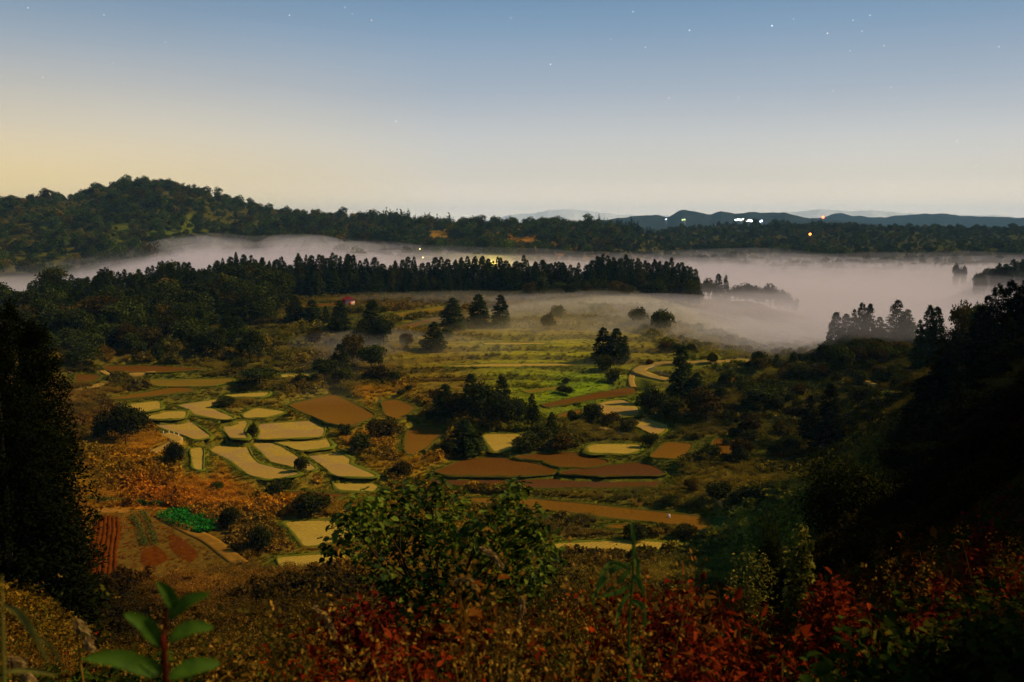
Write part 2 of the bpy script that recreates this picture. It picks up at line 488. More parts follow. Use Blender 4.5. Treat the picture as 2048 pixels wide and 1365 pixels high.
def inside_dist(P, x, y):
    """signed distance to polygon (negative inside)"""
    d2 = np.full(x.shape, 1e18)
    ins = np.zeros(x.shape, bool)
    for (ax, ay), (bx, by) in zip(P, np.roll(P, -1, axis=0)):
        ex, ey = bx - ax, by - ay
        t = np.clip(((x - ax) * ex + (y - ay) * ey) / (ex * ex + ey * ey + 1e-12), 0, 1)
        d2 = np.minimum(d2, (x - ax - t * ex) ** 2 + (y - ay - t * ey) ** 2)
        c = (ay > y) != (by > y)
        with np.errstate(divide='ignore', invalid='ignore'):
            xs = (bx - ax) * (y - ay) / (by - ay) + ax
        ins ^= c & (x < xs)
    d = np.sqrt(d2)
    return np.where(ins, -d, d)


paddies = []
for kind, pix, label in PLOTS:
    pc = np.mean(pix, axis=0)
    p0 = hit(pc[0], pc[1], ground_base, rmin=100)
    z = p0[2]
    W = np.array([on_plane(a, b, z) for a, b in pix])
    W = chaikin(chaikin(W, 1, 0.10), 1, 0.2)
    if np.sum(W[:, 0] * np.roll(W[:, 1], -1) - np.roll(W[:, 0], -1) * W[:, 1]) < 0:
        W = W[::-1]
    t_ = np.roll(W, -1, 0) - np.roll(W, 1, 0)
    t_ /= np.linalg.norm(t_, axis=1)[:, None] + 1e-9
    W = W + np.stack([t_[:, 1], -t_[:, 0]], 1) * (1.1 if 'group' in label else 0.3)
    paddies.append(dict(kind=kind, P=W, z=z, label=label, lo=W.min(0) - 8, hi=W.max(0) + 8))


def paddy_fields(x, y):
    """blend of terrace levels; returns z and distance to the nearest plot"""
    z0 = ground_base(x, y)
    x, y = np.asarray(x, float), np.asarray(y, float)
    num = np.zeros_like(z0)
    den = np.zeros_like(z0)
    wmax = np.zeros_like(z0)
    dist = np.full_like(z0, 99.0)
    for p in paddies:
        m = (x > p['lo'][0]) & (x < p['hi'][0]) & (y > p['lo'][1]) & (y < p['hi'][1])
        if not m.any():
            continue
        d = inside_dist(p['P'], x[m], y[m])
        w = np.clip(1 - (d - 1.3) / 4.0, 0, 1)
        w = w * w * (3 - 2 * w)
        w = np.where(d < 0.9, 60.0, w)
        num[m] += w * (p['z'] - 0.12)
        den[m] += w
        wmax[m] = np.maximum(wmax[m], np.minimum(w, 1))
        dist[m] = np.minimum(dist[m], d)
    b = 1 - wmax
    z = (num + b * z0) / np.maximum(den + b, 1e-6)
    return z, dist


def ground_z(x, y):
    return paddy_fields(x, y)[0]


# ------------------------------------------------------------------ what grows where: colour of the ground cover
def lin(*c):
    return np.array(srgb(*c))


COVER = [  # px, py, albedo; right hillside values darkened for its shade
    (200, 960, (.16, .082, .007)), (330, 930, (.21, .11, .008)), (430, 985, (.20, .08, .006)), (300, 985, (.19, .066, .005)), (550, 960, (.10, .06, .010)),
    (560, 1010, (.21, .10, .008)), (500, 1060, (.10, .058, .010)), (250, 1090, (.10, .032, .007)), (420, 1130, (.10, .05, .009)),
    (760, 880, (.20, .10, .008)), (800, 930, (.16, .09, .008)), (720, 800, (.17, .095, .008)), (650, 760, (.09, .062, .010)),
    (500, 740, (.075, .058, .010)), (350, 745, (.075, .058, .010)), (250, 760, (.09, .056, .010)), (220, 830, (.085, .045, .009)),
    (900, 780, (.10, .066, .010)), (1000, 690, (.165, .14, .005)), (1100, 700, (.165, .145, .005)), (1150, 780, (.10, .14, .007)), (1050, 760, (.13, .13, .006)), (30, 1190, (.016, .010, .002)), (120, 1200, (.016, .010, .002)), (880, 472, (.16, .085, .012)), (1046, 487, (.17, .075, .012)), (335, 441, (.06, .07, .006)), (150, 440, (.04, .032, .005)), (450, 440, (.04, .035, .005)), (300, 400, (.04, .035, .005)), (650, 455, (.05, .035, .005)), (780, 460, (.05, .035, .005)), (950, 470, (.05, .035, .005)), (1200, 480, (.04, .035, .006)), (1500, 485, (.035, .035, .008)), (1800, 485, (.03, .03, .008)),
    (900, 700, (.13, .09, .010)), (800, 610, (.08, .052, .009)), (700, 640, (.07, .062, .009)), (950, 660, (.115, .078, .010)), (1100, 650, (.11, .07, .010)),
    (1200, 640, (.085, .06, .012)), (1300, 700, (.12, .092, .011)), (1400, 740, (.09, .085, .012)), (1450, 780, (.075, .055, .009)), (1550, 770, (.095, .08, .010)),
    (1400, 850, (.06, .045, .009)), (1500, 900, (.08, .062, .009)), (1200, 880, (.07, .055, .010)), (1450, 960, (.085, .062, .009)), (1300, 975, (.08, .062, .010)),
    (1500, 1060, (.10, .10, .014)), (1250, 1060, (.075, .045, .010)), (1700, 830, (.048, .036, .005)), (1700, 720, (.045, .036, .006)), (1780, 800, (.04, .03, .004)),
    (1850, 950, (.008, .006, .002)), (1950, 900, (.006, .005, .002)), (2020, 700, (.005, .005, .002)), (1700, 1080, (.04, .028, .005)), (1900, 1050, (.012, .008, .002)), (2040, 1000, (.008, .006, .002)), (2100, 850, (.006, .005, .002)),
    (100, 640, (.05, .045, .009)), (300, 660, (.035, .035, .008)), (30, 900, (.03, .025, .006)), (500, 600, (.06, .05, .01)),
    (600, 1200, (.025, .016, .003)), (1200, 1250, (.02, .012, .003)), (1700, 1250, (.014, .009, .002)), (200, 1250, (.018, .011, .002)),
]
_cp = []
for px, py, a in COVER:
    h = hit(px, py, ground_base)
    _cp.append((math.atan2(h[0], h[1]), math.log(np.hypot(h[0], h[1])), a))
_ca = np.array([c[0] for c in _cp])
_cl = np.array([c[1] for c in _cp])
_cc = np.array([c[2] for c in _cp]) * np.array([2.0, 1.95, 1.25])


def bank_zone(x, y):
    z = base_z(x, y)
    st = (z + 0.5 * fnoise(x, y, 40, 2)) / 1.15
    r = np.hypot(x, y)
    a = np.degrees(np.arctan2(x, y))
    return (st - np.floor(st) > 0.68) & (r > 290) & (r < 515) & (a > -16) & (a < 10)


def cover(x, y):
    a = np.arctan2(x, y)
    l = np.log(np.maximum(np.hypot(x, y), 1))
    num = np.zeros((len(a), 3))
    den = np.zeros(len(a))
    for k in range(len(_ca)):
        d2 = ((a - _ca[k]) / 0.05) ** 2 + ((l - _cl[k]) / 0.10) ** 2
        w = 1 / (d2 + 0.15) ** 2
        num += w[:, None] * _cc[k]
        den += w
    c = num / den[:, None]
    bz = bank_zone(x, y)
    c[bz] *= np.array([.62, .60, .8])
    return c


# ------------------------------------------------------------------ materials
def new_mat(name):
    m = bpy.data.materials.new(name)
    m.use_nodes = True
    nt = m.node_tree
    b = nt.nodes['Principled BSDF']
    b.inputs['Roughness'].default_value = 0.85
    b.inputs['Specular IOR Level'].default_value = 0.0
    return m, nt, b


def noise(nt, scale, detail=4, coord=None, x=-900, y=0, rough=0.55):
    n = N(nt, 'ShaderNodeTexNoise', x, y)
    n.inputs['Scale'].default_value = scale
    n.inputs['Detail'].default_value = detail
    n.inputs['Roughness'].default_value = rough
    if coord is None:
        coord = N(nt, 'ShaderNodeTexCoord', x - 200, y).outputs['Object']
    L(nt, coord, n.inputs['Vector'])
    return n


def mixc(nt, fac, a, b, mode='MIX', x=0, y=0):
    n = N(nt, 'ShaderNodeMix', x, y, data_type='RGBA', blend_type=mode)
    for s, v in ((n.inputs['Factor'], fac), (n.inputs[6], a), (n.inputs[7], b)):
        if isinstance(v, (int, float)):
            s.default_value = v
        elif isinstance(v, (tuple, list)):
            s.default_value = (*v[:3], 1)
        else:
            L(nt, v, s)
    return n.outputs[2]


def bump(nt, bsdf, height, strength=0.6, dist=0.3):
    b = N(nt, 'ShaderNodeBump', -200, -400)
    b.inputs['Strength'].default_value = strength
    b.inputs['Distance'].default_value = dist
    L(nt, height, b.inputs['Height'])
    L(nt, b.outputs[0], bsdf.inputs['Normal'])


def terrain_mat(name):
    m, nt, b = new_mat(name)
    at = N(nt, 'ShaderNodeAttribute', -900, 300, attribute_name='cover')
    n1 = noise(nt, 0.35, 6, None, -900, 0)
    n2 = noise(nt, 2.4, 5, None, -900, -300, 0.7)
    r1 = ramp(nt, [(0.3, (.45, .5, .6)), (0.5, (.95, .95, .95)), (0.72, (1.5, 1.35, 1.1))], -650, 0)
    L(nt, n1.outputs[0], r1.inputs[0])
    r2 = ramp(nt, [(0.32, (.4, .45, .5)), (0.55, (1, 1, 1)), (0.75, (1.45, 1.35, 1.2))], -650, -300)
    L(nt, n2.outputs[0], r2.inputs[0])
    c = mixc(nt, 1.0, at.outputs['Color'], r1.outputs[0], 'MULTIPLY', -350, 200)
    c = mixc(nt, 1.0, c, r2.outputs[0], 'MULTIPLY', -150, 200)
    L(nt, c, b.inputs['Base Color'])
    bump(nt, b, n2.outputs[0], 0.9, 0.5)
    b.inputs['Specular IOR Level'].default_value = 0.0
    return m


def plot_mat(name, ca, cb, cc, furrow=0.0, ang=0.6):
    m, nt, b = new_mat(name)
    tc = N(nt, 'ShaderNodeTexCoord', -1300, 0)
    n1 = noise(nt, 0.11, 3, tc.outputs['Object'], -900, 200)
    n2 = noise(nt, 1.3, 6, tc.outputs['Object'], -900, -50, 0.75)
    n3 = noise(nt, 0.05, 2, tc.outputs['Object'], -900, -300)
    f1 = ramp(nt, [(0.44, (0, 0, 0)), (0.60, (1, 1, 1))], -650, 200)
    L(nt, n1.outputs[0], f1.inputs[0])
    c = mixc(nt, f1.outputs[0], ca, cb, 'MIX', -400, 200)
    f2 = ramp(nt, [(0.30, (.45, .47, .5)), (0.52, (1, 1, 1)), (0.70, (1.3, 1.27, 1.2))], -650, -50)
    L(nt, n2.outputs[0], f2.inputs[0])
    c = mixc(nt, 0.85, c, f2.outputs[0], 'MULTIPLY', -200, 200)
    f3 = ramp(nt, [(0.42, (0, 0, 0)), (0.7, (.7, .7, .7))], -650, -300)
    L(nt, n3.outputs[0], f3.inputs[0])
    c = mixc(nt, f3.outputs[0], c, cc, 'MIX', 0, 200)
    mp = N(nt, 'ShaderNodeMapping', -1100, -500)
    mp.inputs['Rotation'].default_value = (0, 0, ang)
    L(nt, tc.outputs['Object'], mp.inputs[0])
    wv = N(nt, 'ShaderNodeTexWave', -900, -500)
    wv.inputs['Scale'].default_value = 0.45
    wv.inputs['Distortion'].default_value = 1.5
    wv.inputs['Detail'].default_value = 2
    L(nt, mp.outputs[0], wv.inputs[0])
    f4 = ramp(nt, [(0.2, (1 - furrow,) * 3), (0.8, (1, 1, 1))], -650, -500)
    L(nt, wv.outputs['Fac'], f4.inputs[0])
    c = mixc(nt, 1.0, c, f4.outputs[0], 'MULTIPLY', 150, 200)
    L(nt, c, b.inputs['Base Color'])
    bump(nt, b, n2.outputs[0], 0.5, 0.12)
    return m


M_TERRAIN = terrain_mat('rough_meadow')
PM = {
    STRAW: plot_mat('straw_stubble', (.44, .275, .036), (.37, .215, .026), (.48, .315, .052), 0.24),
    MAUVE: plot_mat('straw_over_wet_soil', (.43, .265, .036), (.35, .205, .075), (.40, .225, .036), 0.2, 0.3),  # straw with a mauve tone mixed in by noise patches
    BROWN: plot_mat('turned_brown_soil', (.19, .080, .006), (.165, .068, .006), (.22, .10, .008), 0.22, 1.1),
    RUST: plot_mat('rust_soil', (.135, .052, .005), (.110, .040, .005), (.17, .070, .006), 0.15, 0.2),
    DULL: plot_mat('dry_stubble_olive', (.20, .115, .010), (.15, .09, .009), (.23, .13, .012), 0.1),
    DARK: plot_mat('dark_wet_soil', (.105, .039, .007), (.095, .038, .018), (.125, .050, .006), 0.12),
}


def simple_mat(name, ca, cb, scale=2.0, rough=0.9, spec=0.0, bstr=0.3):
    m, nt, b = new_mat(name)
    n1 = noise(nt, scale, 5)
    f1 = ramp(nt, [(0.35, (0, 0, 0)), (0.65, (1, 1, 1))], -650, 0)
    L(nt, n1.outputs[0], f1.inputs[0])
    L(nt, mixc(nt, f1.outputs[0], ca, cb), b.inputs['Base Color'])
    b.inputs['Roughness'].default_value = rough
    b.inputs['Specular IOR Level'].default_value = spec
    bump(nt, b, n1.outputs[0], bstr, 0.05)
    return m


def leaf_mat(name, dark, light, var=0.35, alt=None, alt_amount=0.0, transl=0.25, instancer=False, rough=0.9, spec=0.0):
    """foliage: leaf to leaf and plant to plant variation"""
    m, nt, b = new_mat(name)
    at = N(nt, 'ShaderNodeAttribute', -900, 200, attribute_name='tint')
    oi = N(nt, 'ShaderNodeObjectInfo', -900, -100)
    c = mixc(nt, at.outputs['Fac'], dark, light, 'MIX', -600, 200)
    if instancer:
        ia = N(nt, 'ShaderNodeAttribute', -900, 450, attribute_name='cov', attribute_type='INSTANCER')
        c0 = mixc(nt, 1.0, c, ia.outputs['Color'], 'MULTIPLY', -500, 400)
        c = c0
    if alt is not None:
        f = ramp(nt, [(1 - alt_amount - 0.12, (0, 0, 0)), (1 - alt_amount + 0.12, (1, 1, 1))], -650, -100)
        L(nt, oi.outputs['Random'], f.inputs[0])
        c2 = mixc(nt, at.outputs['Fac'], tuple(0.45 * v for v in alt), alt, 'MIX', -600, -300)
        c = mixc(nt, f.outputs[0], c, c2, 'MIX', -300, 100)
    mr = N(nt, 'ShaderNodeMapRange', -500, -500)
    mr.inputs['To Min'].default_value = 1 - var
    mr.inputs['To Max'].default_value = 1 + var
    mm = N(nt, 'ShaderNodeMath', -700, -500, operation='FRACT')
    mu = N(nt, 'ShaderNodeMath', -800, -500, operation='MULTIPLY')
    mu.inputs[1].default_value = 7.31
    L(nt, oi.outputs['Random'], mu.inputs[0])
    L(nt, mu.outputs[0], mm.inputs[0])
    L(nt, mm.outputs[0], mr.inputs[0])
    sc = N(nt, 'ShaderNodeVectorMath', -100, 100, operation='SCALE')
    L(nt, c, sc.inputs[0])
    L(nt, mr.outputs[0], sc.inputs['Scale'])
    L(nt, sc.outputs[0], b.inputs['Base Color'])
    b.inputs['Roughness'].default_value = rough
    b.inputs['Specular IOR Level'].default_value = spec
    if transl > 0:
        tr = N(nt, 'ShaderNodeBsdfTranslucent', 100, -200)
        L(nt, sc.outputs[0], tr.inputs['Color'])
        mx = N(nt, 'ShaderNodeMixShader', 400, 0)
        mx.inputs[0].default_value = transl
        L(nt, b.outputs[0], mx.inputs[1])
        L(nt, tr.outputs[0], mx.inputs[2])
        L(nt, mx.outputs[0], nt.nodes['Material Output'].inputs['Surface'])
    return m


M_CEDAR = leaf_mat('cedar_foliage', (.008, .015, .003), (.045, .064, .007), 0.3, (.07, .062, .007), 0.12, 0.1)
M_BROAD = leaf_mat('autumn_broadleaf', (.010, .015, .0025), (.052, .060, .007), 0.4, (.09, .055, .007), 0.16, 0.15)
M_FARWOOD = leaf_mat('far_wood_foliage', (.013, .024, .004), (.072, .090, .009), 0.6, (.13, .088, .008), 0.16, 0.1)
M_BUSH = leaf_mat('bush_foliage', (.015, .019, .003), (.07, .068, .008), 0.4, (.10, .06, .008), 0.25, 0.15)
M_SHADY = leaf_mat('shade_darkened_foliage', (.0018, .0026, .0008), (.013, .015, .003), 0.45, None, 0, 0.05)  # darkened foliage copy: shade of the right hillside is in the colour
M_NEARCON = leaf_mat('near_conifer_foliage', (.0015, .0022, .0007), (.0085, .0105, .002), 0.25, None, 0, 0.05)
M_DARKBUSH = leaf_mat('dark_bush_foliage', (.004, .006, .0012), (.040, .040, .006), 0.3, None, 0, 0.1)  # the light leaf tone stands for glints on the leaves
M_TUFT = leaf_mat('wild_growth', (.45, .45, .45), (1.5, 1.45, 1.3), 0.25, None, 0, 0.2, True)
M_GRASSBANK = leaf_mat('bank_grass', (.03, .038, .006), (.10, .115, .015), 0.2, None, 0, 0.2)
M_BARK = simple_mat('bark', (.03, .022, .014), (.06, .045, .03), 3.0)
M_BUND = simple_mat('bund_grass', (.14, .105, .009), (.10, .12, .008), 0.22, 0.9, 0.0, 0.8)
M_BUNDDRY = simple_mat('bund_dry_grass', (.085, .055, .006), (.065, .065, .006), 0.25, 0.9, 0.0, 0.8)
M_TRACK = simple_mat('pale_track', (.28, .16, .026), (.37, .21, .04), 1.2)
M_SANDTRACK = simple_mat('sandy_track', (.17, .075, .008), (.26, .12, .014), 0.5)
M_ROAD = simple_mat('pale_concrete_road', (.24, .15, .028), (.31, .19, .04), 0.6)

# ------------------------------------------------------------------ terrain sheets
deg = np.radians
az_in = np.arange(-31, 31.01, 0.105)
az_all = deg(np.concatenate([np.arange(-180, -60, 4.0), np.arange(-60, -31, 0.8), az_in, np.arange(31.5, 60, 0.8), np.arange(60, 180.1, 4.0)]))
rings = np.concatenate([[0.3], np.exp(np.arange(math.log(1.0), math.log(112), 0.035)), np.arange(112, 430, 0.62), np.exp(np.arange(math.log(430), math.log(905), 0.008))])


def polar_sheet(name, rr, aa, mat, wild=True):
    A, R = np.meshgrid(aa, rr)
    x, y = (R * np.sin(A)).ravel(), (R * np.cos(A)).ravel()
    z, dist = paddy_fields(x, y)
    cv = cover(x, y)
    g = np.clip(1 - (dist - 1.0) / 3.5, 0, 1) * np.where(dist < 90, 1, 0)
    green = np.array([.125, .13, .010])
    cv = cv * (1 - g[:, None] * 0.75) + green * g[:, None] * 0.75
    na = len(aa)
    i = np.arange(len(rr) - 1)[:, None] * na + np.arange(na - 1)[None, :]
    i = i.ravel()
    F = np.stack([i, i + 1, i + 1 + na, i + na], axis=1)
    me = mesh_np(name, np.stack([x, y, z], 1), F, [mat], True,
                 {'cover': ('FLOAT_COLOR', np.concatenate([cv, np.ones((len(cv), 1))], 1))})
    return tag(add(name, me), kind='structure')


terrain = polar_sheet('terrain', rings, az_all, M_TERRAIN)
hills_r = np.concatenate([[rings[-1]], np.exp(np.arange(math.log(915), math.log(4000), 0.012))])
az_far = deg(np.concatenate([np.arange(-180, -40, 4.0), np.arange(-40, 40, 0.3), np.arange(40, 180.1, 4.0)]))
hills = polar_sheet('hills', hills_r, az_far, M_TERRAIN)


# far mountains: ranges with two slopes
def mountain(name, r, pts, half, mat, base=-70):
    az = np.array([px_az(p[0]) for p in pts])
    zt = np.array([dep_z(p[0], p[1], r) for p in pts])
    aa = np.linspace(az[0], az[-1], 700)
    zz = np.interp(aa, az, zt)
    k = np.ones(9) / 9
    zz = np.convolve(np.pad(zz, 4, mode='edge'), k, 'valid')
    zz = zz + fnoise(aa * r, np.zeros_like(aa), 160, 3) * r * 0.0009
    end = np.clip(np.minimum(aa - aa[0], aa[-1] - aa) / 0.02, 0, 1)
    zz = base + (zz - base) * end
    t = np.linspace(-1, 1, 41)
    A, T = np.meshgrid(aa, t)
    R = r + T * half
    x, y = (R * np.sin(A)), (R * np.cos(A))
    fold = 0.12 * fnoise(x, y, half * 0.35, 4)
    prof = np.clip((1 - np.abs(T)) * (1 + fold * 2 * np.abs(T)), 0, 1.0) ** 0.9
    Z = base + (zz[None, :] - base) * prof + fnoise(x, y, half * 0.06, 3) * half * 0.004
    na = len(aa)
    i = (np.arange(len(t) - 1)[:, None] * na + np.arange(na - 1)[None, :]).ravel()
    F = np.stack([i, i + 1, i + 1 + na, i + na], 1)
    return tag(add(name, mesh_np(name, np.stack([x.ravel(), y.ravel(), Z.ravel()], 1), F, [mat], True)), kind='structure')


M_MOUNT = simple_mat('wooded_mountain', (.012, .018, .016), (.028, .036, .026), 0.012, 0.95, 0.0, 0.2)
mountain('mountain_range', 5200, [(1100, 448), (1200, 442), (1255, 436), (1270, 433), (1310, 429), (1335, 433), (1350, 424), (1366, 418), (1390, 423), (1420, 430), (1440, 423), (1470, 428), (1500, 423),
          (1530, 427), (1570, 426), (1600, 433), (1640, 440), (1680, 444), (1780, 451), (1900, 458)], 900, M_MOUNT)
mountain('mountain_range', 7600, [(1500, 448), (1590, 440), (1640, 436), (1660, 431), (1680, 427), (1700, 432), (1750, 435), (1800, 432), (1850, 428), (1880, 426), (1920, 432), (1960, 433), (2000, 435), (2048, 437), (2300, 432), (2600, 436)], 1300, M_MOUNT)
M_HAZEPALE = simple_mat('haze_pale_mountain', (.70, .72, .74), (.78, .79, .80), 0.004, 0.95, 0.0, 0.0)  # pale colour stands in for the haze over the farthest range
mountain('mountain_range', 12200, [(700, 454), (850, 449), (960, 441), (1000, 435), (1050, 426), (1100, 422), (1150, 419), (1200, 425), (1250, 431), (1400, 432), (1550, 424), (1640, 421), (1700, 419), (1790, 425), (1900, 429), (2048, 433), (2400, 436), (2700, 449)], 2000, M_HAZEPALE)
# low plain out to the horizon
A_, R_ = np.meshgrid(np.radians(np.linspace(-180, 180, 121)), np.array([3900, 6000, 9000, 14000.]))
x_, y_ = (R_ * np.sin(A_)).ravel(), (R_ * np.cos(A_)).ravel()
i_ = (np.arange(3)[:, None] * 121 + np.arange(120)[None, :]).ravel()
pl = mesh_np('plain', np.stack([x_, y_, np.full(len(x_), -67.0)], 1), np.stack([i_, i_ + 1, i_ + 122, i_ + 121], 1), [M_MOUNT])
tag(add('plain', pl), kind='structure')

# ------------------------------------------------------------------ paddies with their grassy bunds
import bmesh


def plot_mesh(name, P, mat):
    bm = bmesh.new()
    vs = [bm.verts.new((p[0], p[1], 0)) for p in P]
    bm.faces.new(vs)
    bmesh.ops.triangulate(bm, faces=bm.faces[:])
    me = bpy.data.meshes.new(name)
    bm.to_mesh(me)
    bm.free()
    me.materials.append(mat)
    return me


def bund_mesh(P, w, h, rng):
    n = len(P)
    t = np.roll(P, -1, 0) - np.roll(P, 1, 0)
    t /= np.linalg.norm(t, axis=1)[:, None] + 1e-9
    nrm = np.stack([t[:, 1], -t[:, 0]], 1)                    # outward for counter-clockwise plots
    sm = lambda v, q: np.convolve(np.concatenate([v[-q:], v, v[:q]]), np.ones(2 * q + 1) / (2 * q + 1), 'valid')
    q = max(1, min(4, n // 4))
    hh = h * np.clip(0.85 + 1.1 * sm(rng.standard_normal(n), q) + 0.25 * rng.standard_normal(n), 0.25, 2.2)
    ww = w * np.clip(0.85 + 1.3 * sm(rng.standard_normal(n), q) + 0.15 * rng.standard_normal(n), 0.35, 2.0)
    prof = [(-0.12, -0.15), (0.10, 0.75), (0.35, 1.0), (0.7, 0.85), (1.05, -0.6)]
    V = []
    for o, z in prof:
        q = P + nrm * (o * ww)[:, None]
        V.append(np.concatenate([q, (z * hh)[:, None]], 1))
    V = np.concatenate(V)
    F = []
    k = np.arange(n)
    for a in range(len(prof) - 1):
        F.append(np.stack([a * n + k, a * n + (k + 1) % n, (a + 1) * n + (k + 1) % n, (a + 1) * n + k], 1))
    return V, np.concatenate(F)


for p in paddies:
    c = p['P'].mean(0)
    P = resample(p['P'], 1.2) - c
    o = add('rice_paddy', plot_mesh('rice_paddy', p['P'] - c, PM[p['kind']]), None, (c[0], c[1], p['z']))
    tag(o, p['label'], 'rice paddy', 'rice paddies on the terraces')
    rr = np.hypot(*c)
    far_k = np.clip((rr - 300) / 200, 0, 1)
    V, F = bund_mesh(P, 0.8, 0.17, RNG)
    add('bund', mesh_np('bund', V, F, [M_BUNDDRY if p['kind'] in (RUST, DARK, BROWN) else M_BUND], True), o)

# ------------------------------------------------------------------ roads and tracks
def strip(name, pix, width, mat, rmin=100, lift=0.14, step=1.2):
    pts = np.array([hit(a, b, ground_z, rmin=rmin)[:2] for a, b in pix])
    seg = []
    for k in range(len(pts) - 1):                              # Catmull-Rom
        p0, p1, p2, p3 = pts[max(k - 1, 0)], pts[k], pts[k + 1], pts[min(k + 2, len(pts) - 1)]
        n = max(2, int(np.linalg.norm(p2 - p1) / step))
        for t in np.linspace(0, 1, n, endpoint=False):
            seg.append(0.5 * ((2 * p1) + (-p0 + p2) * t + (2 * p0 - 5 * p1 + 4 * p2 - p3) * t * t + (-p0 + 3 * p1 - 3 * p2 + p3) * t ** 3))
    seg = np.array(seg + [pts[-1]])
    tt = np.gradient(seg, axis=0)
    tt /= np.linalg.norm(tt, axis=1)[:, None] + 1e-9
    nn = np.stack([-tt[:, 1], tt[:, 0]], 1)
    cols = [-0.5, -0.25, 0, 0.25, 0.5]
    V = []
    for cc in cols:
        q = seg + nn * cc * width
        z = ground_z(q[:, 0], q[:, 1]) + lift
        V.append(np.stack([q[:, 0], q[:, 1], z], 1))
    zc = np.max([v[:, 2] for v in V], axis=0)
    zc = np.convolve(np.pad(zc, 3, mode='edge'), np.ones(7) / 7, 'valid')
    for v in V:
        v[:, 2] = np.maximum(v[:, 2], zc)
    n = len(seg)
    V = np.concatenate(V + [V[0] - [0, 0, 0.8], V[-1] - [0, 0, 0.8]])
    k = np.arange(n - 1)
    F = [np.stack([a * n + k, a * n + k + 1, (a + 1) * n + k + 1, (a + 1) * n + k], 1) for a in range(4)]
    F.append(np.stack([5 * n + k, 5 * n + k + 1, k + 1, k], 1))
    F.append(np.stack([4 * n + k, 4 * n + k + 1, 6 * n + k + 1, 6 * n + k], 1))
    o = add(name, mesh_np(name, V, np.concatenate(F), [mat], True))
    tag(o, kind='structure')
    return seg


road_line = strip('road', [(1496, 721), (1440, 724), (1370, 728), (1320, 730), (1292, 733), (1277, 742), (1288, 752), (1340, 762)], 5.0, M_ROAD, 250)
STRIPS = [(road_line, 5.0)]
for nm, pix, w in [
    ('track', c4([(520, 612), (580, 590), (640, 562), (676, 540), (660, 515), (605, 500)]), 3.2),
    ('track', c4([(100, 240), (200, 215), (300, 188), (375, 184)]), 2.2),
    ('track', c4([(245, 128), (290, 148), (380, 146), (560, 130)]), 1.8),
    ('track', c5([(905, 335), (960, 340), (1050, 362), (1140, 385)]), 2.0),
    ('track', c5([(1640, 280), (1720, 288), (1800, 297), (1930, 324)]), 1.6),
    ('track', c5([(1535, 640), (1562, 660), (1568, 690), (1600, 710)]), 1.6),
    ('track', c5([(1640, 718), (1700, 726), (1760, 730)]), 1.4),
    ('track', [(330, 1040), (380, 1065), (420, 1085), (455, 1112), (480, 1130)], 2.6),
    ('track', c5([(1172, 105), (1165, 140), (1175, 175)]), 2.0),
    ('track', [(1690, 742), (1720, 760), (1760, 775)], 1.6),
]:
    STRIPS.append((strip(nm, pix, w, M_SANDTRACK if w == 2.6 else M_TRACK), w))

# ------------------------------------------------------------------ foliage builders
def leaves(c, d, n, ln, wd, rng, fold=0.15, tint=None, ovate=False):
    """diamond leaf quads: base points c, directions d, face normals n"""
    d = d / (np.linalg.norm(d, axis=1)[:, None] + 1e-9)
    s = np.cross(d, n)
    s /= np.linalg.norm(s, axis=1)[:, None] + 1e-9
    up = np.cross(s, d)
    ln = np.broadcast_to(np.asarray(ln, float), (len(c),))[:, None]
    wd = np.broadcast_to(np.asarray(wd, float), (len(c),))[:, None]
    if ovate:                                                  # six-cornered leaf, keel along the midrib, drooping tip
        q = lambda f, w_, u: c + d * ln * f + s * wd * w_ + up * ln * u
        V = np.stack([c, q(.30, .46, fold), q(.70, .36, fold * .7), c + d * ln - up * ln * 0.12, q(.70, -.36, fold * .7), q(.30, -.46, fold)], 1).reshape(-1, 3)
        k = np.arange(len(c))[:, None] * 6
        F = np.concatenate([k + np.array([[0, 1, 2, 3]]), k + np.array([[0, 3, 4, 5]])])
        if tint is None:
            tint = rng.random(len(c))
        return V, F, np.repeat(tint, 6)
    V = np.stack([c, c + d * ln * 0.45 + s * wd * 0.5 + up * ln * fold, c + d * ln, c + d * ln * 0.45 - s * wd * 0.5 + up * ln * fold], 1).reshape(-1, 3)
    k = np.arange(len(c))[:, None] * 4
    F = k + np.array([[0, 1, 2, 3]])
    if tint is None:
        tint = rng.random(len(c))
    return V, F, np.repeat(tint, 4)


def unit(rng, n):
    v = rng.standard_normal((n, 3))
    return v / np.linalg.norm(v, axis=1)[:, None]


def tube(pts, rad, sides=6):
    pts, rad = np.asarray(pts, float), np.asarray(rad, float)
    t = np.gradient(pts, axis=0)
    t /= np.linalg.norm(t, axis=1)[:, None] + 1e-9
    ref = np.where(np.abs(t[:, 2:3]) > 0.9, np.array([[1., 0, 0]]), np.array([[0, 0, 1.]]))
    a = np.cross(t, ref)
    a /= np.linalg.norm(a, axis=1)[:, None] + 1e-9
    b = np.cross(t, a)
    V = []
    for k in range(sides):
        th = 2 * math.pi * k / sides
        V.append(pts + (a * math.cos(th) + b * math.sin(th)) * rad[:, None])
    V = np.stack(V, 1).reshape(-1, 3)
    F = []
    for i in range(len(pts) - 1):
        for k in range(sides):
            F.append([i * sides + k, i * sides + (k + 1) % sides, (i + 1) * sides + (k + 1) % sides, (i + 1) * sides + k])
    return V, np.array(F), np.full(len(V), 0.5)


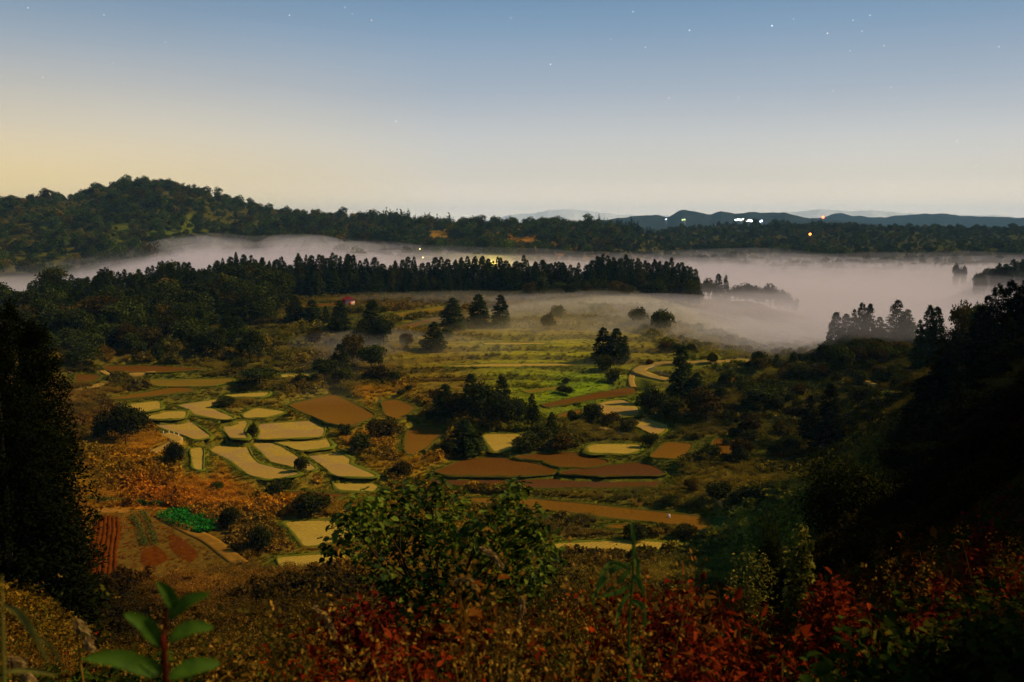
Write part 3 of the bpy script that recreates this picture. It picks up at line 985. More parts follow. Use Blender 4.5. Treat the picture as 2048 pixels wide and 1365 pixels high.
def cedar_crown(seed, n=2200, H=20.0, R=3.0, low=0.06, size=1.0, sharp=0.75, ragged=0.25, per=22):
    rng = np.random.default_rng(seed)
    nb = max(40, n // per)
    t = np.sort(rng.random(nb) ** 1.15)                    # 0 bottom .. 1 top
    parts = []
    for k in range(nb):
        tt = t[k]
        rmax = R * (1 - tt) ** sharp * (0.62 + 0.38 * min(1, tt * 5 + 0.35)) * (1 + ragged * rng.standard_normal()) + 0.12
        th = rng.random() * 2 * math.pi
        z0 = H * (low + (0.985 - low) * tt)
        m = n // nb
        f = rng.random(m) ** 0.6
        rr = f * rmax
        dirr = np.array([math.cos(th), math.sin(th), 0.0])
        side = np.array([-math.sin(th), math.cos(th), 0.0])
        p = dirr * rr[:, None] + side * (rng.standard_normal(m) * 0.22 * (0.4 + rmax * 0.4))[:, None]
        p[:, 2] = z0 + 0.10 * rmax - rr * rr / (rmax + 0.3) * 0.22 + rng.standard_normal(m) * 0.28
        d = dirr * 0.8 + unit(rng, m) * 0.75 + np.array([0, 0, 0.05])
        nn = unit(rng, m) * 0.8 + np.array([0, 0, 0.9]) + dirr * 0.4
        s = size * (0.55 + 0.6 * (1 - tt)) * (0.7 + 0.6 * rng.random(m))
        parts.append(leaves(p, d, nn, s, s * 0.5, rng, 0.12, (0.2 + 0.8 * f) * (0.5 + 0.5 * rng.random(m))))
    # leader
    m = 20
    p = np.stack([rng.standard_normal(m) * 0.08, rng.standard_normal(m) * 0.08, H * (0.94 + 0.06 * rng.random(m))], 1)
    parts.append(leaves(p, np.array([[0, 0, 1.0]]) + unit(rng, m) * 0.4, unit(rng, m), 0.6 * size, 0.25 * size, rng))
    return merge(parts)


def blob_crown(seed, n=2600, H=9.0, R=4.0, z0=0.25, lobes=11, size=0.5, flat=0.9):
    rng = np.random.default_rng(seed)
    parts = []
    cz = H * (z0 + (1 - z0) * 0.5)
    hz = H * (1 - z0) * 0.5
    for k in range(lobes):
        u = unit(rng, 1)[0]
        q = u * np.array([R * 0.62, R * 0.62, hz * 0.62]) * (0.35 + 0.65 * rng.random())
        q[2] += cz
        lr = (0.30 + 0.24 * rng.random()) * min(R, hz * 1.2) * 1.12
        m = n // lobes
        v = unit(rng, m)
        v[:, 2] = np.where(v[:, 2] < -0.35, -v[:, 2] * 0.6, v[:, 2])
        rad = lr * (0.72 + 0.34 * rng.random(m) ** 0.7)
        p = q + v * rad[:, None] * np.array([1, 1, flat])
        d = unit(rng, m) + v * 0.5 + np.array([0, 0, -0.15])
        nn = v + unit(rng, m) * 0.7
        s = size * (0.6 + 0.8 * rng.random(m))
        lobe_t = 0.25 + 0.5 * rng.random()
        parts.append(leaves(p, d, nn, s, s * 0.62, rng, 0.1, np.clip(lobe_t + 0.35 * rng.standard_normal(m), 0, 1)))
    return merge(parts)


def trunk_mesh(name, H, r, limbs, seed, spread=2.0, top=0.9):
    rng = np.random.default_rng(seed)
    parts = []
    k = 7
    z = np.linspace(-0.4, H * top, k)
    w = np.cumsum(rng.standard_normal((k, 2)) * 0.05 * spread / 2, 0)
    w[0] = 0
    pts = np.stack([w[:, 0], w[:, 1], z], 1)
    parts.append(tube(pts, np.linspace(r, r * 0.15, k)))
    for j in range(limbs):
        a = rng.random() * 2 * math.pi
        b = 0.3 + 0.5 * rng.random()
        p0 = np.array([np.interp(b * H * top, z, w[:, 0]), np.interp(b * H * top, z, w[:, 1]), b * H * top])
        e = p0 + np.array([math.cos(a) * spread, math.sin(a) * spread, spread * (0.4 + 0.5 * rng.random())]) * (0.6 + 0.4 * rng.random())
        mid = (p0 + e) / 2 + np.array([0, 0, 0.12 * spread])
        parts.append(tube([p0, mid, e], [r * 0.45, r * 0.3, r * 0.08], 5))
    V, F, T = merge(parts)
    return mesh_np(name, V, F, [M_BARK], True)


def crown_mesh(name, arr, mat):
    V, F, T = arr
    return mesh_np(name, V, F, [mat], False, {'tint': ('FLOAT', T)})


# prototypes: unit sizes are real metres, later scaled
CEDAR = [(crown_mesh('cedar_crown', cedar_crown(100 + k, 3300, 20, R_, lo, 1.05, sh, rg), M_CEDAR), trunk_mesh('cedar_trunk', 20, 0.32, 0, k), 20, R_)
         for k, (R_, lo, sh, rg) in enumerate([(3.0, .04, .5, .13), (2.6, .05, .45, .14), (3.4, .03, .56, .12), (2.8, .06, .5, .16)])]
ROUND = [(crown_mesh('broadleaf_crown', blob_crown(200 + k, 3000, 10, 4.6, zz, lb, .62), M_BROAD), trunk_mesh('broadleaf_trunk', 10, 0.25, 5, 30 + k), 10, 4.6)
         for k, (zz, lb) in enumerate([(.18, 12), (.12, 15), (.22, 10), (.15, 18)])]
BUSH = [(crown_mesh('bush_crown', blob_crown(300 + k, 2400, 4, 3.0, 0.02, lb, .38, 1.0), M_BUSH), trunk_mesh('bush_stem', 4, 0.07, 7, 60 + k, 1.4, 0.7), 4, 3.0)
        for k, lb in enumerate([10, 14, 8])]
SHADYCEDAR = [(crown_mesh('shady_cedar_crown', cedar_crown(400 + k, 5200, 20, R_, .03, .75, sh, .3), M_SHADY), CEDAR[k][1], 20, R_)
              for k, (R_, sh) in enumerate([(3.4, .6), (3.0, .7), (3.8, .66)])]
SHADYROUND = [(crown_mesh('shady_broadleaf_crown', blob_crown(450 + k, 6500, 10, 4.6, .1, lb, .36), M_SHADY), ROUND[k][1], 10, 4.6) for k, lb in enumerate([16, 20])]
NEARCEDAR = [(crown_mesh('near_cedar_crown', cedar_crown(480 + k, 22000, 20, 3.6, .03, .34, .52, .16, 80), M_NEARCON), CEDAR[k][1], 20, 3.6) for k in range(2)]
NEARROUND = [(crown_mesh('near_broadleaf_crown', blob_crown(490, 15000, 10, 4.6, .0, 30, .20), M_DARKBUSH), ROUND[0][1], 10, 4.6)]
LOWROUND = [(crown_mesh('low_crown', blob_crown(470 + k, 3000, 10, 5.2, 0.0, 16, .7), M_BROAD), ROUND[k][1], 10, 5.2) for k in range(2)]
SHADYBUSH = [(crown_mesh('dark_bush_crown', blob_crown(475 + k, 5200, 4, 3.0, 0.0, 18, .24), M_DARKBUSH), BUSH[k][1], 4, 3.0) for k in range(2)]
KINDS = {'lowround': ('broadleaf_tree', LOWROUND, 'tree'), 'dbush': ('bush', SHADYBUSH, 'bush'), 'ncedar': ('cedar_tree', NEARCEDAR, 'tree'), 'nround': ('broadleaf_tree', NEARROUND, 'tree'), 'cedar': ('cedar_tree', CEDAR, 'tree'), 'round': ('broadleaf_tree', ROUND, 'tree'), 'bush': ('bush', BUSH, 'bush'),
         'dcedar': ('cedar_tree', SHADYCEDAR, 'tree'), 'dround': ('broadleaf_tree', SHADYROUND, 'tree')}
_cnt = [0]
PLANTED = []                                                    # x, y, radius


def plant(kind, base, H, W, label, group=None, var=None, rz=None):
    nm, protos, cat = KINDS[kind]
    _cnt[0] += 1
    cr, tr, h0, r0 = protos[(_cnt[0] if var is None else var) % len(protos)]
    e = empty(nm, base)
    tag(e, label, cat, group)
    sx, sz = W / (2 * r0), H / h0
    rz = random.random() * 6.28 if rz is None else rz
    e.rotation_euler = (0, 0, rz)
    stem = 'stems' if kind in ('bush', 'dbush') else 'trunk'
    add(stem, tr, e, scale=(sx, sx, sz))
    add('crown', cr, e, scale=(sx, sx, sz))
    PLANTED.append((base[0], base[1], W * 0.5))
    return e


def plant_px(kind, px, pyb, pyt, wpx, label, group=None, rmin=100, r=None, var=None):
    if r is None:
        b = hit(px, pyb, rmin=rmin)
    else:
        d = pix_dir(px, pyb)
        h = math.hypot(d[0], d[1])
        x, y = d[0] / h * r, d[1] / h * r
        b = np.array([x, y, float(ground_z(np.array([x]), np.array([y]))[0])])
    rr = math.hypot(b[0], b[1])
    H = dep_z(px, pyt, rr) - b[2]
    W = wpx / FPX * rr
    return plant(kind, tuple(b - np.array([0, 0, 0.15])), H, W, label, group, var)


# ------------------------------------------------------------------ the long cedar row on the ridge
row_x = [430, 470, 520, 560, 600, 640, 680, 720, 760, 800, 850, 880, 920, 960, 1000, 1040, 1080, 1120, 1160, 1180, 1210, 1250, 1290, 1330, 1370, 1400]
row_y = [521, 512, 511, 519, 511, 514, 512, 518, 522, 520, 522, 515, 515, 512, 510, 518, 515, 525, 526, 520, 511, 510, 515, 519, 524, 540]
G_ROW = 'cedars of the long ridge row'
for depth, (r0, dy) in enumerate([(548, 0), (558, 2), (532, 20)]):
    x = 432.0 + depth * 5
    while x < 1402:
        top = np.interp(x, row_x, row_y) + dy + random.choice([random.uniform(-7, 8), random.uniform(0, 18)]) * (1.5 if depth == 2 else 1)
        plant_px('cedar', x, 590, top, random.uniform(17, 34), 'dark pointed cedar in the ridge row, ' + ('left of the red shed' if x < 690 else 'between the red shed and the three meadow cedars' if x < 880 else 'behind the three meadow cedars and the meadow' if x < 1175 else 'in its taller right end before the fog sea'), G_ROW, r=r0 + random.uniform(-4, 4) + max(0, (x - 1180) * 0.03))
        x += random.uniform(10, 17) if depth < 2 else random.uniform(13, 24)
# its lower continuation to the left
G_LROW = 'shorter cedars left of the ridge row'
for depth, r0 in enumerate([470, 485, 505]):
    x = 60.0 + depth * 9
    while x < 426:
        top = np.interp(x, [0, 60, 150, 210, 300, 330, 370, 410, 430], [560, 553, 553, 541, 536, 523, 526, 532, 535]) + random.uniform(-4, 10) + (8 if depth == 0 else 0)
        plant_px('cedar', x, 600, top, random.uniform(18, 27), 'dark cedar in the lower tree line left of the ridge row', G_LROW, r=r0 + random.uniform(-5, 5))
        x += random.uniform(17, 28)
# mixed wood on the left slope
G_WOOD = 'round trees of the wood on the left slope'
for k in range(125):
    px = random.uniform(-40, 560)
    py = random.uniform(598, 715) if px < 420 else random.uniform(596, 655)
    if 20 < px < 200 and 612 < py < 650:
        continue
    plant_px('round', px, py, py - random.uniform(46, 84), random.uniform(50, 84), 'dark round tree in the wood on the left slope', G_WOOD, rmin=250)
G_WOODC = 'pointed trees of the wood on the left slope'
for k in range(40):
    px = random.uniform(60, 560)
    py = random.uniform(610, 705) if px < 480 else random.uniform(600, 645)
    plant_px('cedar', px, py, py - random.uniform(48, 74), random.uniform(24, 36), 'dark pointed tree in the wood on the left slope', G_WOODC, rmin=250)
# autumn trees at the foot of the ridge row
G_FOOT = 'autumn trees at the foot of the ridge row'
for k in range(26):
    px = random.uniform(1040, 1400)
    plant_px('round', px, 592, 592 - random.uniform(22, 40), random.uniform(26, 44), 'brownish round tree at the right foot of the ridge row', G_FOOT, r=random.uniform(505, 530))

# ------------------------------------------------------------------ trees and bushes that stand apart
SOLO = [
    ('cedar', 905, 660, 596, 42, 'stout dark cedar, leftmost of three on the meadow'),
    ('cedar', 957, 652, 589, 38, 'middle one of three dark cedars on the meadow'),
    ('cedar', 1001, 657, 590, 30, 'slim cedar, rightmost of three on the meadow'),
    ('cedar', 868, 700, 644, 40, 'lone dark cedar in front of the three meadow cedars'),
    ('bush', 893, 680, 656, 26, 'small bush beside the lone meadow cedar'),
    ('cedar', 590, 645, 592, 34, 'dark cedar left of the red shed, nearest the wood'),
    ('cedar', 625, 650, 600, 30, 'dark cedar between the wood and the red shed'),
    ('cedar', 680, 668, 601, 40, 'dark cedar just below the red shed'),
    ('cedar', 652, 650, 612, 16, 'small slim cedar left of the shed cedar'),
    ('cedar', 746, 690, 601, 46, 'tall cedar rising from a clump right of the red shed'),
    ('round', 724, 695, 640, 44, 'round tree at the left of the tall cedar clump'),
    ('round', 768, 695, 632, 42, 'round tree at the right of the tall cedar clump'),
    ('round', 705, 735, 672, 50, 'misty round tree below the tall cedar clump'),
    ('round', 745, 745, 690, 54, 'misty round tree right below the tall cedar clump'),
    ('cedar', 680, 750, 690, 34, 'misty cedar above the dark spreading bush'),
    ('round', 650, 768, 712, 52, 'dark spreading tree above the humped brown plot'),
    ('bush', 690, 768, 738, 44, 'dark bush right of the spreading tree above the humped plot'),
    ('bush', 755, 765, 732, 60, 'dark low thicket above the small brown plot'),
    ('bush', 790, 770, 742, 30, 'small bush right of the dark low thicket'),
    ('round', 520, 775, 732, 74, 'dark wide bushy tree at the top of the straw terraces'),
    ('bush', 475, 742, 716, 40, 'dark bush left of the wide bushy tree'),
    ('round', 435, 722, 655, 44, 'large dark tree, left of a pair above the terraces'),
    ('round', 500, 726, 662, 56, 'large dark tree, right of a pair above the terraces'),
    ('cedar', 315, 720, 683, 22, 'small pointed tree above the left fields'),
    ('cedar', 285, 716, 690, 18, 'smaller pointed tree next to another above the left fields'),
    ('cedar', 398, 715, 680, 20, 'slim pointed tree left of the large dark pair'),
    ('round', 160, 735, 690, 70, 'dark round tree just right of the tall near conifers'),
    ('round', 220, 700, 640, 60, 'dark round tree at the edge of the left wood'),
    ('cedar', 1206, 725, 655, 38, 'dark misty cedar, left of a trio on the meadow'),
    ('cedar', 1232, 728, 657, 36, 'dark misty cedar, middle of a trio on the meadow'),
    ('cedar', 1249, 720, 671, 17, 'slim misty cedar, right of a trio on the meadow'),
    ('bush', 1213, 742, 712, 46, 'dark bush at the foot of the misty cedar trio'),
    ('bush', 1095, 662, 630, 34, 'misty round tree above the meadow'),
    ('bush', 1115, 642, 612, 36, 'misty brown tree behind the meadow'),
    ('bush', 1320, 665, 622, 56, 'faint round tree deep in the mist'),
    ('bush', 1275, 650, 618, 46, 'fainter round tree deep in the mist, left one'),
    ('cedar', 890, 840, 768, 44, 'cedar at the left end of the central copse'),
    ('cedar', 942, 838, 748, 40, 'tallest cedar of the central copse'),
    ('cedar', 1003, 845, 752, 36, 'cedar at the right of the central copse'),
    ('round', 915, 850, 780, 64, 'round tree in the left of the central copse'),
    ('round', 960, 858, 772, 66, 'round tree in the middle of the central copse'),
    ('round', 1000, 860, 785, 64, 'round tree in the right of the central copse'),
    ('round', 1035, 850, 795, 50, 'round tree at the right edge of the central copse'),
    ('cedar', 1064, 850, 788, 28, 'small separate cedar at the right of the copse'),
    ('cedar', 928, 910, 838, 56, 'dark solitary cedar between two brown plots'),
    ('bush', 948, 908, 860, 42, 'bush leaning on the dark solitary cedar'),
    ('bush', 893, 912, 880, 50, 'low bush left of the dark solitary cedar'),
    ('cedar', 1103, 880, 824, 28, 'small dark cedar above the bushes below the copse'),
    ('bush', 1082, 885, 850, 60, 'wide bush below the small dark cedar'),
    ('bush', 1060, 905, 868, 74, 'wide low bush right of the straw wedge'),
    ('bush', 1125, 905, 870, 56, 'low bush above the bright rounded paddy'),
    ('bush', 1185, 842, 808, 46, 'round bush at the left end of the hedge'),
    ('bush', 1145, 842, 822, 28, 'small round bush by the peach paddies'),
    ('bush', 1222, 850, 826, 44, 'middle bush of the hedge between peach paddies'),
    ('bush', 1258, 862, 838, 44, 'right bush of the hedge between peach paddies'),
    ('bush', 1300, 895, 868, 40, 'small bush right of the bright rounded paddy'),
    ('cedar', 1362, 800, 692, 42, 'tall cedar beside the bend of the road'),
    ('cedar', 1393, 800, 745, 34, 'shorter cedar right of the tall one by the road'),
    ('round', 1412, 845, 778, 80, 'dark round tree below the road cedars'),
    ('bush', 1300, 830, 780, 66, 'wide bush below the bend of the road'),
    ('bush', 1345, 838, 795, 56, 'bush between the wide one and the dark round tree'),
    ('cedar', 1516, 740, 702, 25, 'small cedar at the end of the road'),
    ('cedar', 1553, 738, 709, 14, 'slim small tree right of the small road end cedar'),
    ('bush', 1536, 738, 716, 16, 'tiny bush between two small trees at the road end'),
    ('bush', 1585, 735, 705, 22, 'reddish bush at the foot of the misty spur'),
    ('round', 1523, 818, 768, 74, 'round tree above the narrow path'),
    ('bush', 1490, 790, 762, 40, 'bush left of the round tree above the path'),
    ('bush', 1560, 800, 770, 40, 'bush right of the round tree above the path'),
    ('dcedar', 1617, 893, 797, 46, 'black cedar, left of a pair on the right slope'),
    ('dcedar', 1657, 895, 776, 66, 'big black cedar, right of a pair on the right slope'),
    ('bush', 1480, 925, 880, 50, 'bush between the two slanting plots'),
    ('bush', 1420, 920, 890, 40, 'bush right of the furrowed slanting plot'),
    ('bush', 1590, 925, 895, 44, 'bush above the small rust triangle'),
    ('bush', 1500, 870, 835, 54, 'bush under the narrow path'),
    ('bush', 1440, 1000, 965, 60, 'dark bush right of the dark brown group'),
    ('bush', 1500, 1010, 975, 70, 'long dark bush above the short pale path'),
    ('bush', 1385, 985, 960, 40, 'small dark bush at the right end of the dark strip'),
    ('bush', 1340, 1010, 990, 44, 'low bush above the long brown paddy'),
    ('bush', 1270, 1080, 1048, 60, 'low bush between the long paddy and the dry strip'),
    ('bush', 1370, 1078, 1050, 56, 'low bush left of the green grass corner'),
    ('dbush', 250, 893, 812, 118, 'big dark bush left of the straw terraces'),
    ('bush', 205, 880, 838, 40, 'brown bush against the big dark bush'),
    ('dbush', 348, 940, 884, 54, 'dark thorny bush in the bend of the track'),
    ('bush', 450, 815, 796, 44, 'dark bush inside the crook of the L shaped paddy'),
    ('bush', 506, 878, 848, 22, 'small dark bush between hourglass and broad paddies'),
    ('bush', 600, 945, 915, 34, 'low dark bush on the bank above the long tailed paddy'),
    ('bush', 770, 880, 838, 70, 'brown bush right of the straw terraces'),
    ('bush', 720, 905, 868, 46, 'reddish brown bush next to the long tailed paddy'),
    ('bush', 800, 960, 925, 60, 'golden brown bush above the foreground shrub'),
    ('dbush', 458, 1062, 1018, 52, 'dark green bush behind the vegetable patch'),
    ('dbush', 520, 1112, 1052, 70, 'dark green bush left of the straw paddy by the shrub'),
    ('bush', 620, 1035, 990, 90, 'wide dark bush above the straw paddy by the shrub'),
    ('bush', 560, 990, 960, 50, 'dark bush under the largest curved paddy'),
]
for kind, px, pb, pt, w, lab in SOLO:
    k_ = 1.0 if kind in ('dcedar', 'dbush') else 1.14
    plant_px(kind, px, pb, pb - (pb - pt) * (1.0 if kind == 'cedar' else 1.08), w * k_, lab)

# misty spur on the right
for px, pb, pt, w, lab in [
    (1670, 700, 625, 36, 'misty cedar at the left end of the spur'), (1690, 700, 628, 30, 'second misty cedar from the left on the spur'),
    (1706, 700, 619, 28, 'third misty cedar from the left on the spur'), (1721, 700, 606, 30, 'tall slim misty cedar, left of the high twin on the spur'),
    (1737, 700, 608, 28, 'tall slim misty cedar, right of the high twin on the spur'), (1757, 700, 634, 24, 'short misty cedar in the gap on the spur'),
    (1791, 700, 601, 50, 'stout tallest misty cedar on the spur'), (1812, 700, 619, 36, 'misty cedar leaning on the stout tallest one'),
    (1857, 690, 611, 38, 'dark cedar right of the gap on the spur'), (1872, 690, 614, 32, 'slim dark cedar right of the gap on the spur'), (1838, 700, 640, 30, 'low dark cedar at the gap on the spur')]:
    plant_px('cedar', px, pb, pt, w, lab, r=335 if px < 1830 else 270)
G_SPUR = 'round trees covering the misty spur'
for k in range(34):
    px = random.uniform(1650, 1830)
    rr = random.uniform(285, 340)
    py = 445 + 0
    d = plant_px('round', px, 690, np.interp(px, [1650, 1680, 1760, 1830], [680, 655, 655, 665]) + (340 - rr) * 0.75 + random.uniform(-6, 8), random.uniform(34, 58), 'dark round tree on the misty spur', G_SPUR, r=rr)
G_SLOPEB = 'bushes dotted over the right slope'
for k in range(100):
    px, py = random.uniform(1440, 1830), random.uniform(735, 930)
    if py > 735 + (1830 - px) * 0.9 + 60 or (1600 < px < 1700 and py > 790):
        continue
    s = random.uniform(24, 56)
    plant_px('bush', px, py, py - s * random.uniform(0.5, 0.8), s, 'dark bush dotted on the right slope', G_SLOPEB)
G_BANK = 'low bushes on the weedy banks'
for k in range(260):
    px, py = random.uniform(430, 1480), random.uniform(690, 990)
    b_ = hit(px, py, ground_z, rmin=150)
    d_ = float(paddy_fields(b_[0:1], b_[1:2])[1][0])
    if d_ < 3.2 or float(fnoise(b_[0:1], b_[1:2], 30, 2)[0]) < 0.18 or (940 < px < 1280 and 690 < py < 760):
        continue
    s_ = random.uniform(16, 40)
    plant_px('bush', px, py, py - s_ * random.uniform(0.5, 0.85), s_, 'low bush in a thicket on the weedy terrace banks', G_BANK, rmin=150)
# trees breaking through the fog behind the ridge row's right end
for kind, px, pt, w, rr, lab in [
    ('cedar', 1436, 548, 20, 600, 'left of two cedars rising from the fog right of the ridge row'), ('cedar', 1451, 551, 18, 600, 'right of two cedars rising from the fog right of the ridge row'),
    ('lowround', 1418, 556, 36, 595, 'round tree at the right end of the ridge row'), ('lowround', 1495, 561, 46, 612, 'widest fog bound round tree right of the ridge row'),
    ('lowround', 1470, 570, 34, 606, 'low fog bound round tree just right of the two fog cedars'), ('lowround', 1518, 568, 40, 618, 'fog bound round tree right of the widest one'),
    ('lowround', 1541, 567, 42, 612, 'fog bound round tree, third from the tip of the tree line'), ('lowround', 1560, 575, 32, 618, 'fog bound round tree, second from the tip of the tree line'),
    ('lowround', 1577, 585, 24, 620, 'small fog bound tree near the tip of the tree line'), ('lowround', 1592, 593, 16, 622, 'tiny tree at the tip of the fog bound tree line')]:
    plant_px(kind, px, 600, pt, w, lab, r=rr)
G_HEAD = 'trees on the headland in the fog'
for k in range(44):
    px = 1955 + (random.random() ** 0.8) * 160
    rr = random.uniform(690, 800)
    plant_px('round' if random.random() < 0.7 else 'cedar', px, 550, np.interp(px, [1940, 1960, 2000, 2048, 2100], [552, 540, 524, 516, 512]) + random.uniform(-3, 8), random.uniform(18, 30), 'tree on the dark headland across the fog', G_HEAD, r=rr)
for px, pt, w, lab in [(1912, 527, 16, 'left of two specks of trees poking out of the fog sea'), (1927, 528, 14, 'right of two specks of trees poking out of the fog sea')]:
    plant_px('round', px, 550, pt, w, lab, r=840)

# black right hillside
G_RC = 'black cedars on the right hillside'
for px, pt, w, rr in [(1965, 590, 60, 190), (1985, 566, 64, 185), (2010, 560, 70, 180), (2040, 556, 76, 178), (2075, 540, 90, 175), (1950, 612, 50, 200), (2030, 570, 80, 165),
                      (2110, 520, 90, 172), (2160, 500, 90, 170), (1975, 640, 60, 168), (2000, 625, 70, 155), (2045, 610, 80, 150), (2090, 590, 90, 148), (2150, 570, 100, 145),
                      (1955, 690, 60, 150), (1935, 735, 60, 140), (1985, 700, 80, 135), (2030, 680, 90, 128), (2085, 660, 110, 122), (1915, 760, 60, 130), (1890, 800, 60, 122), (1850, 830, 60, 122), (1875, 720, 70, 165), (1850, 770, 70, 155), (1895, 700, 70, 175)]:
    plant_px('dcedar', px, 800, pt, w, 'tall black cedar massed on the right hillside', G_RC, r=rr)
G_RB = 'black round trees on the right hillside'
for px, pt, w, rr in [(1845, 800, 90, 145), (1815, 850, 90, 135), (1880, 800, 110, 128), (1860, 745, 80, 165), (1800, 880, 90, 118), (1840, 880, 110, 108), (1900, 655, 70, 205), (1880, 690, 60, 190), (1870, 760, 80, 150), (1830, 820, 70, 130), (1860, 850, 100, 112), (1930, 800, 120, 105), (1990, 780, 130, 100), (2050, 760, 150, 96), (1820, 880, 90, 100),
                      (1900, 880, 140, 84), (1980, 860, 150, 80), (2060, 850, 170, 76), (1860, 930, 130, 74), (1950, 930, 150, 66), (2040, 930, 170, 60), (2120, 900, 180, 60), (1800, 960, 120, 66), (1880, 975, 140, 52), (1970, 980, 160, 46), (2060, 960, 190, 44), (1760, 990, 90, 62), (1830, 1010, 110, 48), (2020, 1010, 150, 38)]:
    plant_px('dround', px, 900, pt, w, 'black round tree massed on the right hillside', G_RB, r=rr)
plant_px('round', 1925, 690, 604, 60, 'orange brown autumn tree before the black hillside', r=230)
plant_px('round', 1958, 690, 598, 50, 'dull orange tree right of the orange brown one', r=225)
plant_px('nround', 1682, 1060, 876, 245, 'big dark round tree on the near right slope', r=60, var=0)
plant_px('nround', 1545, 1080, 1000, 90, 'dark bush tree left of the big dark round one', r=66, var=1)
# tall near conifers on the left
for px, pt, w, rr, lab in [(52, 596, 190, 60, 'tall black conifer with the highest tip at the left edge'), (98, 634, 205, 56, 'broad black conifer at the left, right one of the near group'),
                           (-25, 575, 180, 62, 'tall black conifer cut by the left edge of the picture'), (20, 680, 200, 52, 'lower black conifer at the left, nearest of the group'), (70, 760, 235, 54, 'squat black conifer filling the foot of the near left group')]:
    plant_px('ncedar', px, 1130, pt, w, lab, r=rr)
# trees added right of the camera, outside the frame, to shade the near slope
G_OUT = 'unseen cedars added to shade the near slope'
for ax, rr, H in [(56, 24, 12), (68, 21, 11), (47, 30, 13), (76, 30, 14), (38, 34, 14), (36, 46, 16), (43, 52, 17), (48, 44, 16), (54, 40, 14), (62, 36, 12)]:
    x, y = rr * math.sin(math.radians(ax)), rr * math.cos(math.radians(ax))
    z = float(ground_z(np.array([x]), np.array([y]))[0])
    plant('dcedar', (x, y, z - 0.2), H, 6.0, 'unseen cedar added to shade the near slope', G_OUT)

# ------------------------------------------------------------------ uncountable growth: far woods and wild growth (instanced, one object each)
def scatter(name, pts, rotz, scl, idx, protos, cov=None, tilt=None):
    coll = bpy.data.collections.new(name + '_kinds')
    for j, me in enumerate(protos):
        o = bpy.data.objects.new('%s_%02d' % (name, j), me)
        coll.objects.link(o)
    n = len(pts)
    rot = np.zeros((n, 3))
    if tilt is not None:
        rot[:, :2] = tilt
    rot[:, 2] = rotz
    attrs = {'rot': ('FLOAT_VECTOR', rot), 'scl': ('FLOAT_VECTOR', scl), 'pick': ('INT', idx)}
    if cov is not None:
        attrs['cov'] = ('FLOAT_COLOR', np.concatenate([cov, np.ones((n, 1))], 1))
    me = mesh_np(name, pts, np.zeros((0, 4), int), None, False, attrs)
    o = add(name, me)
    ng = bpy.data.node_groups.new(name, 'GeometryNodeTree')
    ng.interface.new_socket('Geometry', in_out='INPUT', socket_type='NodeSocketGeometry')
    ng.interface.new_socket('Geometry', in_out='OUTPUT', socket_type='NodeSocketGeometry')
    gi, go = ng.nodes.new('NodeGroupInput'), ng.nodes.new('NodeGroupOutput')
    ci = ng.nodes.new('GeometryNodeCollectionInfo')
    ci.inputs['Collection'].default_value = coll
    ci.inputs['Separate Children'].default_value = True
    ci.inputs['Reset Children'].default_value = True
    ip = ng.nodes.new('GeometryNodeInstanceOnPoints')
    ip.inputs['Pick Instance'].default_value = True

    def named(nm, ty):
        q = ng.nodes.new('GeometryNodeInputNamedAttribute')
        q.data_type = ty
        q.inputs['Name'].default_value = nm
        return q.outputs['Attribute']
    e2r = ng.nodes.new('FunctionNodeEulerToRotation')
    ng.links.new(named('rot', 'FLOAT_VECTOR'), e2r.inputs[0])
    ng.links.new(gi.outputs[0], ip.inputs['Points'])
    ng.links.new(ci.outputs[0], ip.inputs['Instance'])
    ng.links.new(named('pick', 'INT'), ip.inputs['Instance Index'])
    ng.links.new(e2r.outputs[0], ip.inputs['Rotation'])
    ng.links.new(named('scl', 'FLOAT_VECTOR'), ip.inputs['Scale'])
    ng.links.new(ip.outputs[0], go.inputs[0])
    md = o.modifiers.new('scatter', 'NODES')
    md.node_group = ng
    return o


def project(x, y, z):
    cp, sp = math.cos(PITCH), math.sin(PITCH)
    dz = y * cp - z * sp
    up = y * sp + z * cp
    return 1024 + FPX * x / dz, 682.5 - FPX * up / dz


def fan_points(n, r0, r1, a0, a1, rng, power=2.0):
    r = (r0 ** power + rng.random(n) * (r1 ** power - r0 ** power)) ** (1 / power)
    a = np.radians(a0 + (a1 - a0) * rng.random(n))
    return r * np.sin(a), r * np.cos(a)


rng = np.random.default_rng(77)
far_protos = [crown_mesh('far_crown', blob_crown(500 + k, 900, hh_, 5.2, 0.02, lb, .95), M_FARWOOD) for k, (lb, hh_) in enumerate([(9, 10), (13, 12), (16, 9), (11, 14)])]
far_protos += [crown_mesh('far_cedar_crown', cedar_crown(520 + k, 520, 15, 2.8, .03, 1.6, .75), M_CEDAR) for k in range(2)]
fx, fy = fan_points(19000, 955, 2150, -33, 36, rng, 1.4)
fz = ground_base(fx, fy)
ppx, ppy = project(fx, fy, fz)
keep = np.ones(len(fx), bool)
CLEAR = [(880, 474, 28, 7), (1046, 486, 30, 5), (1120, 478, 45, 3), (335, 441, 38, 4), (215, 418, 16, 4), (300, 502, 60, 7), (985, 482, 14, 3)]
for cx, cy_, a, b in CLEAR:
    keep &= ((ppx - cx) / a) ** 2 + ((ppy - cy_) / b) ** 2 > 1
keep &= fnoise(fx, fy, 120, 2) > -1.05
fx, fy, fz = fx[keep], fy[keep], fz[keep]
n = len(fx)
con = (fnoise(fx + 900, fy, 150, 2) > 0.55) & (rng.random(n) < 0.6)
pick = np.where(con, 4 + (rng.random(n) * 2).astype(int), (rng.random(n) * 4).astype(int))
s = (0.5 + 0.85 * rng.random(n) ** 1.7) * np.clip(1.0 + 0.5 * fnoise(fx, fy, 70, 2), 0.55, 1.6) * np.where(fx / fy > 0.13, 0.75, 1.0)
